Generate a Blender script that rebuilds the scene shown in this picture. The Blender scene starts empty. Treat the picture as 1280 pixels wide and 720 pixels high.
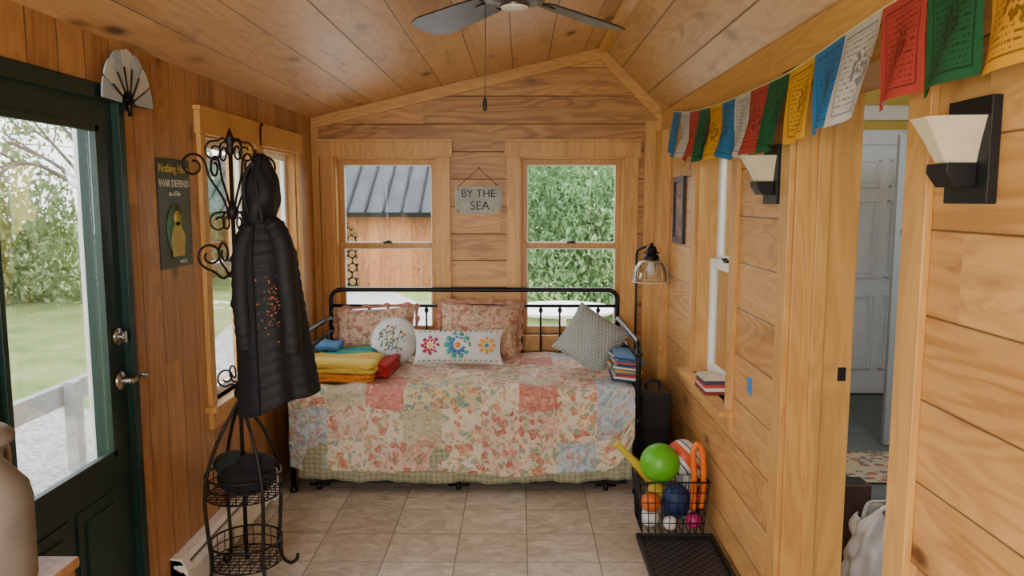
import bpy, bmesh, math, random
from mathutils import Vector, Matrix, Euler
random.seed(7)
scene=bpy.context.scene
pi=math.pi
# ------------------------------------------------------------------ colour / node helpers
def C(h,a=1.0):
    h=h.lstrip('#'); out=[]
    for i in (0,2,4):
        v=int(h[i:i+2],16)/255
        out.append(v/12.92 if v<=0.04045 else ((v+0.055)/1.055)**2.4)
    return (out[0],out[1],out[2],a)
class NT:
    def __init__(s,name):
        s.mat=bpy.data.materials.new(name); s.mat.use_nodes=True
        s.t=s.mat.node_tree; s.n=s.t.nodes; s.l=s.t.links
        s.b=s.n['Principled BSDF']; s.out=s.n['Material Output']
    def add(s,typ,**kw):
        n=s.n.new(typ)
        for k,v in kw.items(): setattr(n,k,v)
        return n
    def put(s,sock,v):
        if isinstance(v,bpy.types.NodeSocket): s.l.new(v,sock)
        else: sock.default_value=v
    def m(s,op,a,b=0.0,c=0.0,clamp=False):
        n=s.add('ShaderNodeMath',operation=op); n.use_clamp=clamp
        s.put(n.inputs[0],a); s.put(n.inputs[1],b); s.put(n.inputs[2],c)
        return n.outputs[0]
    def comb(s,x,y,z):
        n=s.add('ShaderNodeCombineXYZ'); s.put(n.inputs[0],x); s.put(n.inputs[1],y); s.put(n.inputs[2],z); return n.outputs[0]
    def obj(s):
        tc=s.add('ShaderNodeTexCoord'); return tc.outputs['Object']
    def uv(s):
        tc=s.add('ShaderNodeTexCoord'); return tc.outputs['UV']
    def sep(s,v):
        n=s.add('ShaderNodeSeparateXYZ'); s.l.new(v,n.inputs[0]); return n.outputs
    def noise(s,vec,scale=5,detail=3,rough=.5,dist=0):
        n=s.add('ShaderNodeTexNoise'); s.l.new(vec,n.inputs['Vector'])
        n.inputs['Scale'].default_value=scale; n.inputs['Detail'].default_value=detail
        n.inputs['Roughness'].default_value=rough; n.inputs['Distortion'].default_value=dist
        return n.outputs[0]
    def vor(s,vec,scale=5,rand=1.0):
        n=s.add('ShaderNodeTexVoronoi'); s.l.new(vec,n.inputs['Vector'])
        n.inputs['Scale'].default_value=scale; n.inputs['Randomness'].default_value=rand
        return n.outputs['Distance'],n.outputs['Color']
    def ramp(s,fac,stops,interp='LINEAR'):
        n=s.add('ShaderNodeValToRGB'); s.put(n.inputs[0],fac); cr=n.color_ramp; cr.interpolation=interp
        while len(cr.elements)<len(stops): cr.elements.new(.5)
        for e,(p,c) in zip(cr.elements,stops): e.position=p; e.color=c
        return n.outputs[0]
    def step(s,v,a,b):
        n=s.add('ShaderNodeMapRange'); n.interpolation_type='SMOOTHSTEP'
        s.put(n.inputs['Value'],v); n.inputs['From Min'].default_value=a; n.inputs['From Max'].default_value=b
        return n.outputs[0]
    def mix(s,f,a,b,blend='MIX'):
        n=s.add('ShaderNodeMix',data_type='RGBA',blend_type=blend)
        s.put(n.inputs[0],f); s.put(n.inputs[6],a); s.put(n.inputs[7],b); return n.outputs[2]
    def bump(s,h,strength=.3,dist=.01):
        n=s.add('ShaderNodeBump'); s.put(n.inputs['Height'],h)
        n.inputs['Strength'].default_value=strength; n.inputs['Distance'].default_value=dist
        s.l.new(n.outputs[0],s.b.inputs['Normal'])
    def col(s,c): s.put(s.b.inputs['Base Color'],c)
    def rough(s,r): s.put(s.b.inputs['Roughness'],r)
    def wn(s,v):
        n=s.add('ShaderNodeTexWhiteNoise',noise_dimensions='1D'); s.put(n.inputs['W'],v); return n.outputs['Value']

def plain(name,c,rough=.5,metal=0,var=.12,scale=14,bump=0,bscale=80,trans=0):
    k=NT(name); c=C(c) if isinstance(c,str) else c
    d=tuple(x*(1-var) for x in c[:3])+(1,); e=tuple(min(1,x*(1+var)) for x in c[:3])+(1,)
    o=k.obj(); k.col(k.ramp(k.noise(o,scale,3),[(.3,d),(.7,e)]))
    k.rough(rough); k.b.inputs['Metallic'].default_value=metal
    if bump: k.bump(k.noise(o,bscale,2),bump,.004)
    if trans: k.b.inputs['Transmission Weight'].default_value=trans
    return k.mat

def wood(name,across='Z',along='Y',w=.19,light='#d8a868',dark='#a8743c',lines=True,knots=1.0,rough=.42,seed=0.0,off=0.0,var=.16,contrast=1.0,stain='#84502a',blot=.55):
    k=NT(name); o=k.obj(); sp=k.sep(o); ax={'X':0,'Y':1,'Z':2}
    u=sp[ax[across]]; v=sp[ax[along]]; th=sp[3-ax[across]-ax[along]]
    q=k.m('DIVIDE',k.m('ADD',u,off),w); idx=k.m('FLOOR',q); fr=k.m('FRACT',q)
    r=k.wn(k.m('ADD',idx,seed+.37))
    if not lines: r=k.m('MULTIPLY',r,.3)
    vj=k.m('DIVIDE',k.m('ADD',v,k.m('MULTIPLY',r,5.0)),3.1)
    j=k.m('FLOOR',vj); r2=k.wn(k.m('ADD',k.m('MULTIPLY',idx,7.13),k.m('ADD',j,seed+.11))) if lines else r
    vec=k.comb(k.m('MULTIPLY',u,5.0),k.m('ADD',k.m('MULTIPLY',v,.75),k.m('MULTIPLY',r2,40)),k.m('ADD',k.m('MULTIPLY',th,5.0),k.m('MULTIPLY',r2,13)))
    n1=k.noise(vec,1.3,2,.45,.6)
    rings=k.m('ADD',k.m('MULTIPLY',k.m('SINE',k.m('MULTIPLY',n1,60)),.5),.5)
    fine=k.noise(k.comb(k.m('MULTIPLY',u,90),k.m('MULTIPLY',v,3.0),k.m('ADD',k.m('MULTIPLY',th,90),k.m('MULTIPLY',r2,11))),1.0,3,.6)
    big=k.noise(vec,.9,2,.5,.2)
    f=k.m('ADD',k.m('MULTIPLY',rings,.26*contrast),k.m('ADD',k.m('MULTIPLY',fine,.35*contrast),k.m('MULTIPLY',big,.55)))
    f=k.m('ADD',f,(1-contrast)*.3)
    f=k.m('ADD',f,k.m('MULTIPLY',k.m('SUBTRACT',r2,.5),var*2.2))
    L=C(light); D=C(dark)
    c=k.ramp(f,[(.25,L),(.62,tuple((a*.6+b*.4) for a,b in zip(L,D))),(.98,D)])
    if knots>0:
        dk,ck=k.vor(k.comb(k.m('MULTIPLY',u,4.2),k.m('MULTIPLY',v,1.9),k.m('MULTIPLY',idx,3.7) if lines else k.m('MULTIPLY',th,4.2)),1.0)
        kd=k.m('ADD',dk,k.m('MULTIPLY',fine,.06))
        halo=k.m('MULTIPLY',k.m('SUBTRACT',1.0,k.step(kd,.10,.30)),.35)
        c=k.mix(halo,c,C(stain))
        kn=k.m('MULTIPLY',k.m('SUBTRACT',1.0,k.step(kd,.07,.15*min(1,knots)+.05)),.9)
        c=k.mix(kn,c,C('#522e14'))
        st=k.step(k.noise(k.comb(k.m('MULTIPLY',u,7),k.m('ADD',k.m('MULTIPLY',v,1.6),k.m('MULTIPLY',r2,9)),k.m('MULTIPLY',r2,5)),1.5,4,.62,.8),.55,.72)
        c=k.mix(k.m('MULTIPLY',st,blot*min(1.3,knots)),c,C(stain))
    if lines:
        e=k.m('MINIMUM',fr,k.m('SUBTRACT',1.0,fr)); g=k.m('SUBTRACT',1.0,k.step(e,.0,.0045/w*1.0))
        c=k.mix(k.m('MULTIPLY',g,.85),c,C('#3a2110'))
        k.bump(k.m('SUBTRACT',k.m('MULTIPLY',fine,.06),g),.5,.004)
    else: k.bump(fine,.08,.002)
    k.col(c); k.rough(rough)
    return k.mat

def floral(name,base,cols,scale=22,dens=.5,check=None):
    k=NT(name); uv=k.uv(); base=C(base)
    c=base
    if check:
        sp=k.sep(uv)
        sx=k.step(k.m('SINE',k.m('MULTIPLY',sp[0],check[1])),-.1,.1); sy=k.step(k.m('SINE',k.m('MULTIPLY',sp[1],check[1])),-.1,.1)
        c=k.mix(k.m('MULTIPLY',k.m('ADD',sx,sy),.5),c,C(check[0]))
    w=k.add('ShaderNodeVectorMath',operation='ADD'); k.l.new(uv,w.inputs[0])
    nn=k.add('ShaderNodeTexNoise'); nn.inputs['Scale'].default_value=24; k.l.new(uv,nn.inputs['Vector'])
    sc=k.add('ShaderNodeVectorMath',operation='SCALE'); k.l.new(nn.outputs['Color'],sc.inputs[0]); sc.inputs['Scale'].default_value=.07
    k.l.new(sc.outputs[0],w.inputs[1]); wv=w.outputs[0]
    for i,cc in enumerate(cols):
        mp=k.add('ShaderNodeVectorMath',operation='ADD'); k.l.new(wv,mp.inputs[0]); mp.inputs[1].default_value=(i*3.17,i*1.71,i*.9)
        d,col=k.vor(mp.outputs[0],scale*(1+.45*i))
        s=k.sep(col)
        on=k.m('GREATER_THAN',s[0],1-dens)
        blob=k.m('SUBTRACT',1.0,k.step(d,.38,.48))
        ring=k.m('SUBTRACT',1.0,k.m('MULTIPLY',k.step(k.m('ABSOLUTE',k.m('SUBTRACT',d,.24)),.05,.02),.6))
        c=k.mix(k.m('MULTIPLY',k.m('MULTIPLY',on,blob),k.m('MULTIPLY',ring,.95)),c,C(cc))
    k.col(c); k.rough(.9)
    q,_=k.vor(uv,40); k.bump(k.m('SUBTRACT',1.0,q),.7,.009)
    k.b.inputs['Sheen Weight'].default_value=.05
    return k.mat

def glassmat(name,tint=(1,1,1,1),gl=.02,fk=.5):
    k=NT(name); k.n.remove(k.b)
    tr=k.add('ShaderNodeBsdfTransparent'); tr.inputs[0].default_value=tint
    g=k.add('ShaderNodeBsdfGlossy'); g.inputs['Roughness'].default_value=.02
    fr=k.add('ShaderNodeFresnel'); fr.inputs[0].default_value=1.4
    mx=k.add('ShaderNodeMixShader'); k.l.new(k.m('ADD',k.m('MULTIPLY',fr.outputs[0],fk),gl-.01),mx.inputs[0])
    k.l.new(tr.outputs[0],mx.inputs[1]); k.l.new(g.outputs[0],mx.inputs[2]); k.l.new(mx.outputs[0],k.out.inputs[0])
    return k.mat

# ------------------------------------------------------------------ mesh builder
def V(*a): return Vector(a)
def smooth(pts,n=6,closed=False):
    pts=[Vector(p) for p in pts]; out=[]; N=len(pts)
    rng=range(N if closed else N-1)
    for i in rng:
        if closed: p0,p1,p2,p3=pts[(i-1)%N],pts[i],pts[(i+1)%N],pts[(i+2)%N]
        else: p0,p1,p2,p3=pts[max(i-1,0)],pts[i],pts[i+1],pts[min(i+2,N-1)]
        for j in range(n):
            t=j/n
            out.append(.5*((2*p1)+(p2-p0)*t+(2*p0-5*p1+4*p2-p3)*t*t+(3*p1-p0-3*p2+p3)*t**3))
    if not closed: out.append(pts[-1])
    return out
class Bd:
    def __init__(s,name):
        s.name=name; s.bm=bmesh.new(); s.uvl=s.bm.loops.layers.uv.new('UVMap'); s.mats=[]
    def mi(s,m):
        if m not in s.mats: s.mats.append(m)
        return s.mats.index(m)
    def face(s,vs,m,sm=False,uvs=None):
        try: f=s.bm.faces.new(vs)
        except ValueError: return None
        f.material_index=s.mi(m); f.smooth=sm
        if uvs:
            for l,u in zip(f.loops,uvs): l[s.uvl].uv=u
        return f
    def box(s,x0,x1,y0,y1,z0,z1,m,M=None):
        P=[V(x,y,z) for z in (z0,z1) for y in (y0,y1) for x in (x0,x1)]
        if M is not None: P=[M@p for p in P]
        v=[s.bm.verts.new(p) for p in P]
        for f in ((0,2,3,1),(4,5,7,6),(0,1,5,4),(2,6,7,3),(0,4,6,2),(1,3,7,5)):
            s.face([v[i] for i in f],m,False,[(0,0),(1,0),(1,1),(0,1)])
        return s
    def prism(s,poly,d0,d1,m,axis='Y',M=None):
        def mk(p,d):
            q={'Y':V(p[0],d,p[1]),'X':V(d,p[0],p[1]),'Z':V(p[0],p[1],d)}[axis]
            return M@q if M is not None else q
        a=[s.bm.verts.new(mk(p,d0)) for p in poly]; b=[s.bm.verts.new(mk(p,d1)) for p in poly]
        n=len(poly)
        for i in range(n): s.face([a[i],a[(i+1)%n],b[(i+1)%n],b[i]],m)
        s.face(a[::-1],m); s.face(b,m); return s
    def tube(s,pts,r,m,seg=8,closed=False,flat=1.0):
        pts=[Vector(p) for p in pts]; n=len(pts); rings=[]
        t0=(pts[1]-pts[0]).normalized(); up=V(0,0,1) if abs(t0.z)<.9 else V(1,0,0)
        nrm=(up-t0*up.dot(t0)).normalized()
        for i,p in enumerate(pts):
            if closed: t=(pts[(i+1)%n]-pts[i-1]).normalized()
            else: t=(pts[min(i+1,n-1)]-pts[max(i-1,0)]).normalized()
            nrm=(nrm-t*nrm.dot(t))
            if nrm.length<1e-6: nrm=t.orthogonal()
            nrm.normalize(); bn=t.cross(nrm)
            rr=r[i] if isinstance(r,(list,tuple)) else r
            rings.append([s.bm.verts.new(p+(nrm*math.cos(a)+bn*math.sin(a)*flat)*rr) for a in [2*pi*k/seg for k in range(seg)]])
        for i in range(n if closed else n-1):
            A=rings[i];B_=rings[(i+1)%n]
            for k in range(seg): s.face([A[k],A[(k+1)%seg],B_[(k+1)%seg],B_[k]],m,True)
        if not closed: s.face(rings[0][::-1],m); s.face(rings[-1],m)
        return s
    def lathe(s,prof,m,o=(0,0,0),M=None,seg=24,a0=0,a1=2*pi,sy=1.0):
        full=abs(a1-a0-2*pi)<1e-6; k=seg if full else seg+1; R=[]
        o=Vector(o)
        for (r,z) in prof:
            ring=[]
            for i in range(k):
                a=a0+(a1-a0)*i/seg; p=V(r*math.cos(a),r*math.sin(a)*sy,z)
                if M is not None: p=M@p
                ring.append(s.bm.verts.new(p+o))
            R.append(ring)
        for i in range(len(R)-1):
            for j in range(seg):
                j2=(j+1)%k
                s.face([R[i][j],R[i][j2],R[i+1][j2],R[i+1][j]],m,True,[(j/seg,i/len(R)),((j+1)/seg,i/len(R)),((j+1)/seg,(i+1)/len(R)),(j/seg,(i+1)/len(R))])
        return s
    def ball(s,c,r,m,seg=20,sc=(1,1,1)):
        n=seg//2; prof=[(r*math.sin(pi*i/n)+1e-5,-r*math.cos(pi*i/n)) for i in range(n+1)]
        return s.lathe(prof,m,c,Matrix.Diagonal((*sc,)),seg)
    def grid(s,fn,nu,nv,m,us=1,vs=1,sm=True,mf=None):
        g=[[s.bm.verts.new(fn(i/nu,j/nv)) for j in range(nv+1)] for i in range(nu+1)]
        for i in range(nu):
            for j in range(nv):
                mm=mf((i+.5)/nu,(j+.5)/nv) if mf else m
                s.face([g[i][j],g[i+1][j],g[i+1][j+1],g[i][j+1]],mm,sm,[(i/nu*us,j/nv*vs),((i+1)/nu*us,j/nv*vs),((i+1)/nu*us,(j+1)/nv*vs),(i/nu*us,(j+1)/nv*vs)])
        return s
    def pillow(s,M,w,h,t,m,n=18,ruffle=None,pw=.55,mf=None):
        for sg in (1,-1):
            def fn(u,v):
                x=2*u-1;y=2*v-1
                pin=1-.07*(1-abs(x)**2)*abs(y)**3; pin2=1-.07*(1-abs(y)**2)*abs(x)**3
                z=t/2*((1-x*x)*(1-y*y)+1e-6)**(pw/1.0)*1.0
                z+=.005*math.sin(9*x+4*y)*(1-x*x)*(1-y*y)
                return M@V(x*w/2*pin2,y*h/2*pin,sg*z)
            s.grid(fn,n,n,m,w,h,True,mf)
        if ruffle:
            per=[]
            N=120
            for i in range(N):
                a=i/N*4; k=int(a);f=a-k
                e=[(-1+2*f,-1),(1,-1+2*f),(1-2*f,1),(-1,1-2*f)][k]; per.append(e)
            A=[s.bm.verts.new(M@V(e[0]*w/2*.98,e[1]*h/2*.98,0)) for e in per]
            B_=[s.bm.verts.new(M@V(e[0]*(w/2+.02+.008*math.sin(i*.9)),e[1]*(h/2+.02+.008*math.sin(i*.9)),.012*math.sin(i*1.7))) for i,e in enumerate(per)]
            for i in range(N): s.face([A[i],A[(i+1)%N],B_[(i+1)%N],B_[i]],ruffle,True,[(i*.02,0),(i*.02+.02,0),(i*.02+.02,.04),(i*.02,.04)])
        return s
    def text(s,txt,size,M,m,depth=.001,align='CENTER'):
        cu=bpy.data.curves.new('t','FONT'); cu.body=txt; cu.size=size; cu.extrude=depth; cu.align_x=align; cu.align_y='CENTER'
        ob=bpy.data.objects.new('t',cu); scene.collection.objects.link(ob)
        dg=bpy.context.evaluated_depsgraph_get(); me=bpy.data.meshes.new_from_object(ob.evaluated_get(dg))
        me.transform(M); n0=len(s.bm.faces); s.bm.from_mesh(me); s.bm.faces.ensure_lookup_table()
        k=s.mi(m)
        for f in s.bm.faces[n0:]: f.material_index=k
        bpy.data.objects.remove(ob); return s
    def done(s,bevel=0,weld=False,solid=0,sub=0,origin=None):
        if weld: bmesh.ops.remove_doubles(s.bm,verts=s.bm.verts,dist=1e-4)
        bmesh.ops.recalc_face_normals(s.bm,faces=s.bm.faces)
        me=bpy.data.meshes.new(s.name); s.bm.to_mesh(me); s.bm.free()
        for m in s.mats: me.materials.append(m)
        ob=bpy.data.objects.new(s.name,me); scene.collection.objects.link(ob)
        if solid:
            md=ob.modifiers.new('sol','SOLIDIFY'); md.thickness=solid
        if bevel:
            md=ob.modifiers.new('bev','BEVEL'); md.width=bevel; md.segments=2; md.limit_method='ANGLE'; md.angle_limit=.7
        return ob

# ------------------------------------------------------------------ layout constants
XL,XR,YB,YF=-1.415,.971,5.28,-1.2
ZL,ZR,XRG,ZRG=2.20,2.24,.545,2.66
WT=.225
# ------------------------------------------------------------------ materials
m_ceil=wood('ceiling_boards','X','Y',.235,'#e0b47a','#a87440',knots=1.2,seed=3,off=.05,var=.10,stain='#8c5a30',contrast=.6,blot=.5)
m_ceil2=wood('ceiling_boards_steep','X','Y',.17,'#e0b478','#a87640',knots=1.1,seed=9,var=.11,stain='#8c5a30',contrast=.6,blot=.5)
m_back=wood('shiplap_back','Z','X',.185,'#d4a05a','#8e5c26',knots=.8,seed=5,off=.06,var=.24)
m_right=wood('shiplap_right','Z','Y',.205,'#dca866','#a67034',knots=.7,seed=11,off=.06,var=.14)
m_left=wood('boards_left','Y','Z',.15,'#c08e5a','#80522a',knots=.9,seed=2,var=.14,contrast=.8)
m_trimV=wood('trim_vertical','Y','Z',9,'#d8a65e','#a67036',False,.0,seed=1)
m_trimH=wood('trim_horizontal','Z','X',9,'#d8a45c','#a47034',False,.0,seed=4)
m_trimY=wood('trim_lengthwise','Z','Y',9,'#d8a45c','#a47034',False,.0,seed=6)
m_sash=wood('sash_wood','X','Z',9,'#d09a56','#9c6830',False,0,seed=8)
m_glass=glassmat('window_glass')
m_white=plain('white_paint','#e9e8e2',.45,var=.04)
m_vinyl=plain('white_vinyl','#f0f1f0',.4,var=.03)
m_green=plain('green_door_paint','#0f2c27',.4,var=.1)
m_black=plain('black_iron','#0c0c0d',.4,metal=.3,var=.2)
m_iron=plain('wrought_iron','#2c2724',.5,metal=.6,var=.3,bump=.2)
m_chrome=plain('satin_nickel','#b8b4ac',.25,metal=1,var=.05)
m_dark=plain('dark_bronze','#1c1d20',.5,metal=.3,var=.15)
m_plastic=plain('black_plastic','#101012',.45,var=.2)
def tile():
    k=NT('floor_tile'); o=k.obj(); sp=k.sep(o); w,h=.332,.302
    q=k.m('DIVIDE',k.m('SUBTRACT',sp[0],.035),w); p=k.m('DIVIDE',k.m('SUBTRACT',sp[1],.334),h)
    fx=k.m('FRACT',q);fy=k.m('FRACT',p)
    ex=k.m('MULTIPLY',k.m('MINIMUM',fx,k.m('SUBTRACT',1.0,fx)),w); ey=k.m('MULTIPLY',k.m('MINIMUM',fy,k.m('SUBTRACT',1.0,fy)),h)
    g=k.m('SUBTRACT',1.0,k.step(k.m('MINIMUM',ex,ey),.002,.004))
    r=k.wn(k.m('ADD',k.m('MULTIPLY',k.m('FLOOR',q),5.3),k.m('MULTIPLY',k.m('FLOOR',p),17.9)))
    vec=k.comb(k.m('ADD',sp[0],k.m('MULTIPLY',r,30)),k.m('MULTIPLY',sp[1],1.6),r)
    n=k.noise(vec,5,6,.65,2.0); n2=k.noise(vec,28,4,.7,.5)
    f=k.m('ADD',k.m('ADD',k.m('MULTIPLY',n,.7),k.m('MULTIPLY',n2,.3)),k.m('MULTIPLY',k.m('SUBTRACT',r,.5),.12))
    c=k.ramp(f,[(.34,C('#9a8e78')),(.47,C('#b5aa96')),(.56,C('#c6bba8')),(.68,C('#dad2c4'))])
    c=k.mix(g,c,C('#847a6a')); k.col(c); k.rough(k.m('ADD',.22,k.m('MULTIPLY',n2,.2)))
    k.bump(k.m('SUBTRACT',k.m('MULTIPLY',n,.3),g),.35,.003); return k.mat
m_tile=tile()

# ------------------------------------------------------------------ room shell
def wall_cells(b,u0,u1,z0,z1,holes,put):
    us=sorted({u0,u1,*[h[0] for h in holes],*[h[1] for h in holes]}); zs=sorted({z0,z1,*[h[2] for h in holes],*[h[3] for h in holes]})
    for i in range(len(us)-1):
        for j in range(len(zs)-1):
            cu=(us[i]+us[i+1])/2; cz=(zs[j]+zs[j+1])/2
            if any(h[0]<cu<h[1] and h[2]<cz<h[3] for h in holes): continue
            put(us[i],us[i+1],zs[j],zs[j+1])
WZ0,WZ1=.72,1.94
hL=[(1.90,2.75,0,2.04),(3.45,4.10,WZ0,WZ1),(4.22,4.87,WZ0,WZ1),(-.9,.9,.6,1.95)]
b=Bd('wall_left'); wall_cells(b,YF,YB+.14,0,ZL,hL,lambda a,c,d,e:b.box(XL-.14,XL,a,c,d,e,m_left)); b.done()
hB=[(-1.27,-.565,WZ0,WZ1),(0.0,.71,WZ0,WZ1)]
b=Bd('wall_back'); wall_cells(b,XL,XR,0,ZL,hB,lambda a,c,d,e:b.box(a,c,YB,YB+.14,d,e,m_back))
b.prism([(XL,ZL),(XR,ZL),(XR,ZR),(XRG,ZRG)],YB,YB+.14,m_back); b.done()
b=Bd('wall_front_unseen'); wall_cells(b,XL,XR,0,ZL,[(-1.12,-.12,0,2.04)],lambda a,c,d,e:b.box(a,c,YF-.14,YF,d,e,m_back))  # unseen wall, added and opened to keep sky reflections off the back windows
b.prism([(XL,ZL),(XR,ZL),(XR,ZR),(XRG,ZRG)],YF-.14,YF,m_back); b.done()
RW=[(3.52,4.22,.70,1.93)]; DW=(1.93,2.75,0,2.04)
b=Bd('wall_right'); wall_cells(b,YF,YB+.14,0,ZR,[DW]+RW,lambda a,c,d,e:b.box(XR,XR+WT,a,c,d,e,m_right)); b.done()
b=Bd('floor'); b.box(XL-.14,XR+WT,YF-.14,YB+.14,-.12,0,m_tile); b.done()
b=Bd('ceiling')
b.prism([(XL-.14,ZL-.033),(XRG,ZRG),(XRG,ZRG+.06),(XL-.14,ZL+.03)],YF-.14,YB+.14,m_ceil)
b.prism([(XRG,ZRG),(XR+WT,ZR-.222),(XR+WT,ZR-.162),(XRG,ZRG+.06)],YF-.14,YB+.14,m_ceil2)
b.done()
b=Bd('trim_1')
def rake(x0,z0,x1,z1,w):
    b.prism([(x0,z0-w),(x1,z1-w),(x1,z1),(x0,z0)],YB-.022,YB-.001,m_trimH)
rake(XL,ZL,XRG,ZRG,.075); rake(XRG,ZRG,XR,ZR,.10)
b.box(XL,XL+.05,YB-.02,YB,0,ZL-.04,m_trimV); b.box(XR-.13,XR,YB-.02,YB,0,ZR-.06,m_trimV); b.done(bevel=.002)
b=Bd('trim_2'); b.box(XR-.022,XR,YF,YB-.022,2.10,2.235,m_trimY); b.box(XR-.06,XR,5.0,YB-.03,0.0,2.10,m_trimV)
b.prism([(XRG-.03,ZRG-.012),(XRG,ZRG-.004),(XRG+.035,ZRG-.04),(XRG,ZRG-.03)],YF,YB-.03,m_trimY); b.done(bevel=.002)
b=Bd('baseboard_back'); b.box(XL+.06,XR-.14,YB-.018,YB,0,.12,m_trimH); b.done(bevel=.003)

# ------------------------------------------------------------------ double hung windows
def window(name,u0,u1,z0,z1,M,sash,wood_t,casing=.09,thick=.14,stool=.05,s=.036,deep=.045):
    b=Bd(name); cz=(z0+z1)/2+.005
    def bx(a,c,d,e,f,g,m): b.box(a,c,d,e,f,g,m,M)
    bx(u0-casing,u0,-.02,0,z0-.02,z1,wood_t); bx(u1,u1+casing,-.02,0,z0-.02,z1,wood_t)
    bx(u0-casing-.015,u1+casing+.015,-.026,0,z1,z1+.10,wood_t)
    bx(u0-casing-.025,u1+casing+.025,-.034,0,z1+.10,z1+.118,wood_t)
    bx(u0-casing-.03,u1+casing+.03,-stool,.05,z0-.025,z0,wood_t)
    bx(u0-casing,u1+casing,-.02,0,z0-.11,z0-.025,wood_t)
    bx(u0,u0+.012,0,thick,z0,z1,wood_t); bx(u1-.012,u1,0,thick,z0,z1,wood_t); bx(u0,u1,0,thick,z1-.012,z1,wood_t); bx(u0,u1,0.05,thick,z0-.01,z0+.012,wood_t)
    a0,a1=u0+.012,u1-.012
    def sashf(za,zb,d,mm,mg):
        bx(a0,a0+s,d,d+.03,za,zb,mm); bx(a1-s,a1,d,d+.03,za,zb,mm); bx(a0+s,a1-s,d,d+.03,za,za+s,mm); bx(a0+s,a1-s,d,d+.03,zb-s,zb,mm)
        g=.007
        bx(a0+s,a0+s+g,d+.004,d+.026,za+s,zb-s,m_vinyl); bx(a1-s-g,a1-s,d+.004,d+.026,za+s,zb-s,m_vinyl)
        bx(a0+s,a1-s,d+.004,d+.026,za+s,za+s+g,m_vinyl); bx(a0+s,a1-s,d+.004,d+.026,zb-s-g,zb-s,m_vinyl)
        bx(a0+s,a1-s,d+.014,d+.017,za+s,zb-s,m_glass)
    sashf(z0+.01,cz+.018,deep,sash,0); sashf(cz-.018,z1-.012,deep+.033,sash,0)
    um=(u0+u1)/2; bx(um-.03,um+.03,deep-.015,deep+.005,cz+.016,cz+.03,m_dark); bx(um-.006,um+.02,deep-.025,deep,cz+.03,cz+.038,m_dark)
    b.done(bevel=.0015)
MB=Matrix.Translation((0,YB,0))
window('window_1',-1.27,-.565,WZ0,WZ1,MB,m_sash,m_trimV)
window('window_2',0.0,.71,WZ0,WZ1,MB,m_sash,m_trimV)
ML=Matrix(((0,-1,0,XL),(1,0,0,0),(0,0,1,0),(0,0,0,1)))
window('window_3',3.45,4.10,WZ0,WZ1,ML,m_vinyl,m_trimV,casing=.06,deep=.02,s=.03)
window('window_4',4.22,4.87,WZ0,WZ1,ML,m_vinyl,m_trimV,casing=.06,deep=.02,s=.03)
window('window_6',-.9,.9,.6,1.95,ML,m_vinyl,m_trimV,casing=.08)
MR=Matrix(((0,1,0,XR),(1,0,0,0),(0,0,1,0),(0,0,0,1)))
window('window_5',3.50,4.22,.70,1.93,MR,m_vinyl,m_trimV,casing=.085,thick=WT,stool=.075,s=.045,deep=.07)

# ------------------------------------------------------------------ doorway in right wall
b=Bd('door_frame')
y0,y1,_,zt=DW
b.box(XR-.02,XR,y1,y1+.095,0,zt+.02,m_trimV); b.box(XR-.02,XR,y0-.105,y0,0,zt+.02,m_trimV)
b.box(XR-.022,XR,y0-.12,y1+.11,zt,zt+.07,m_trimY)
b.box(XR,XR+WT,y1-.018,y1,0,zt,m_trimV); b.box(XR,XR+WT,y0,y0+.018,0,zt,m_trimV); b.box(XR,XR+WT,y0,y1,zt-.018,zt,m_trimY)
b.box(XR+.07,XR+.115,y1-.034,y1-.018,0,zt-.02,m_trimV); b.box(XR+.07,XR+.115,y0+.018,y0+.034,0,zt-.02,m_trimV)
b.box(XR+.175,XR+.205,y1-.022,y1-.017,1.0,1.05,m_dark)
b.done(bevel=.003)

# ------------------------------------------------------------------ green full-view entry door, left wall
b=Bd('door_1')
dy0,dy1=1.93,2.72; gx=XL-.06
b.box(XL-.14,XL+.012,1.88,1.93,0,2.02,m_green); b.box(XL-.14,XL+.012,2.72,2.76,0,2.02,m_green); b.box(XL-.14,XL+.012,1.88,2.76,1.985,2.035,m_green)
gy0,gy1,gz0,gz1=2.06,2.61,.755,1.90
b.box(gx,gx+.045,dy0,gy0,.02,1.99,m_green); b.box(gx,gx+.045,gy1,dy1,.02,1.99,m_green)
b.box(gx,gx+.045,gy0,gy1,gz1,1.99,m_green); b.box(gx,gx+.045,gy0,gy1,.02,gz0,m_green)
for (a,c,d,e) in ((gy0,gy0+.022,gz0,gz1),(gy1-.022,gy1,gz0,gz1),(gy0,gy1,gz0,gz0+.022),(gy0,gy1,gz1-.022,gz1)): b.box(gx+.04,gx+.058,a,c,d,e,m_green)
for (a,c) in ((2.06,2.31),(2.36,2.61)):
    b.box(gx+.045,gx+.052,a,c,.16,.64,m_green); b.box(gx+.05,gx+.06,a+.04,c-.04,.2,.6,m_green)
b.box(gx+.02,gx+.024,gy0,gy1,gz0,gz1,m_glass)
Mx=Matrix.Rotation(pi/2,4,'Y')
b.lathe([(.0,.0),(.032,.0),(.03,.012),(.012,.014),(.012,.03),(.0,.03)],m_chrome,(gx+.045,2.665,1.17),Mx,20)
b.box(gx+.07,gx+.085,2.66,2.67,1.15,1.19,m_chrome)
b.lathe([(.0,.0),(.036,.0),(.033,.014),(.013,.018),(.013,.05),(.0,.05)],m_chrome,(gx+.045,2.665,1.01),Mx,20)
b.tube(smooth([(gx+.09,2.665,1.01),(gx+.098,2.68,1.012),(gx+.1,2.71,1.018),(gx+.098,2.75,1.008),(gx+.092,2.765,1.01)]),[.011]*25,m_chrome)
b.done(bevel=.002)
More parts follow.
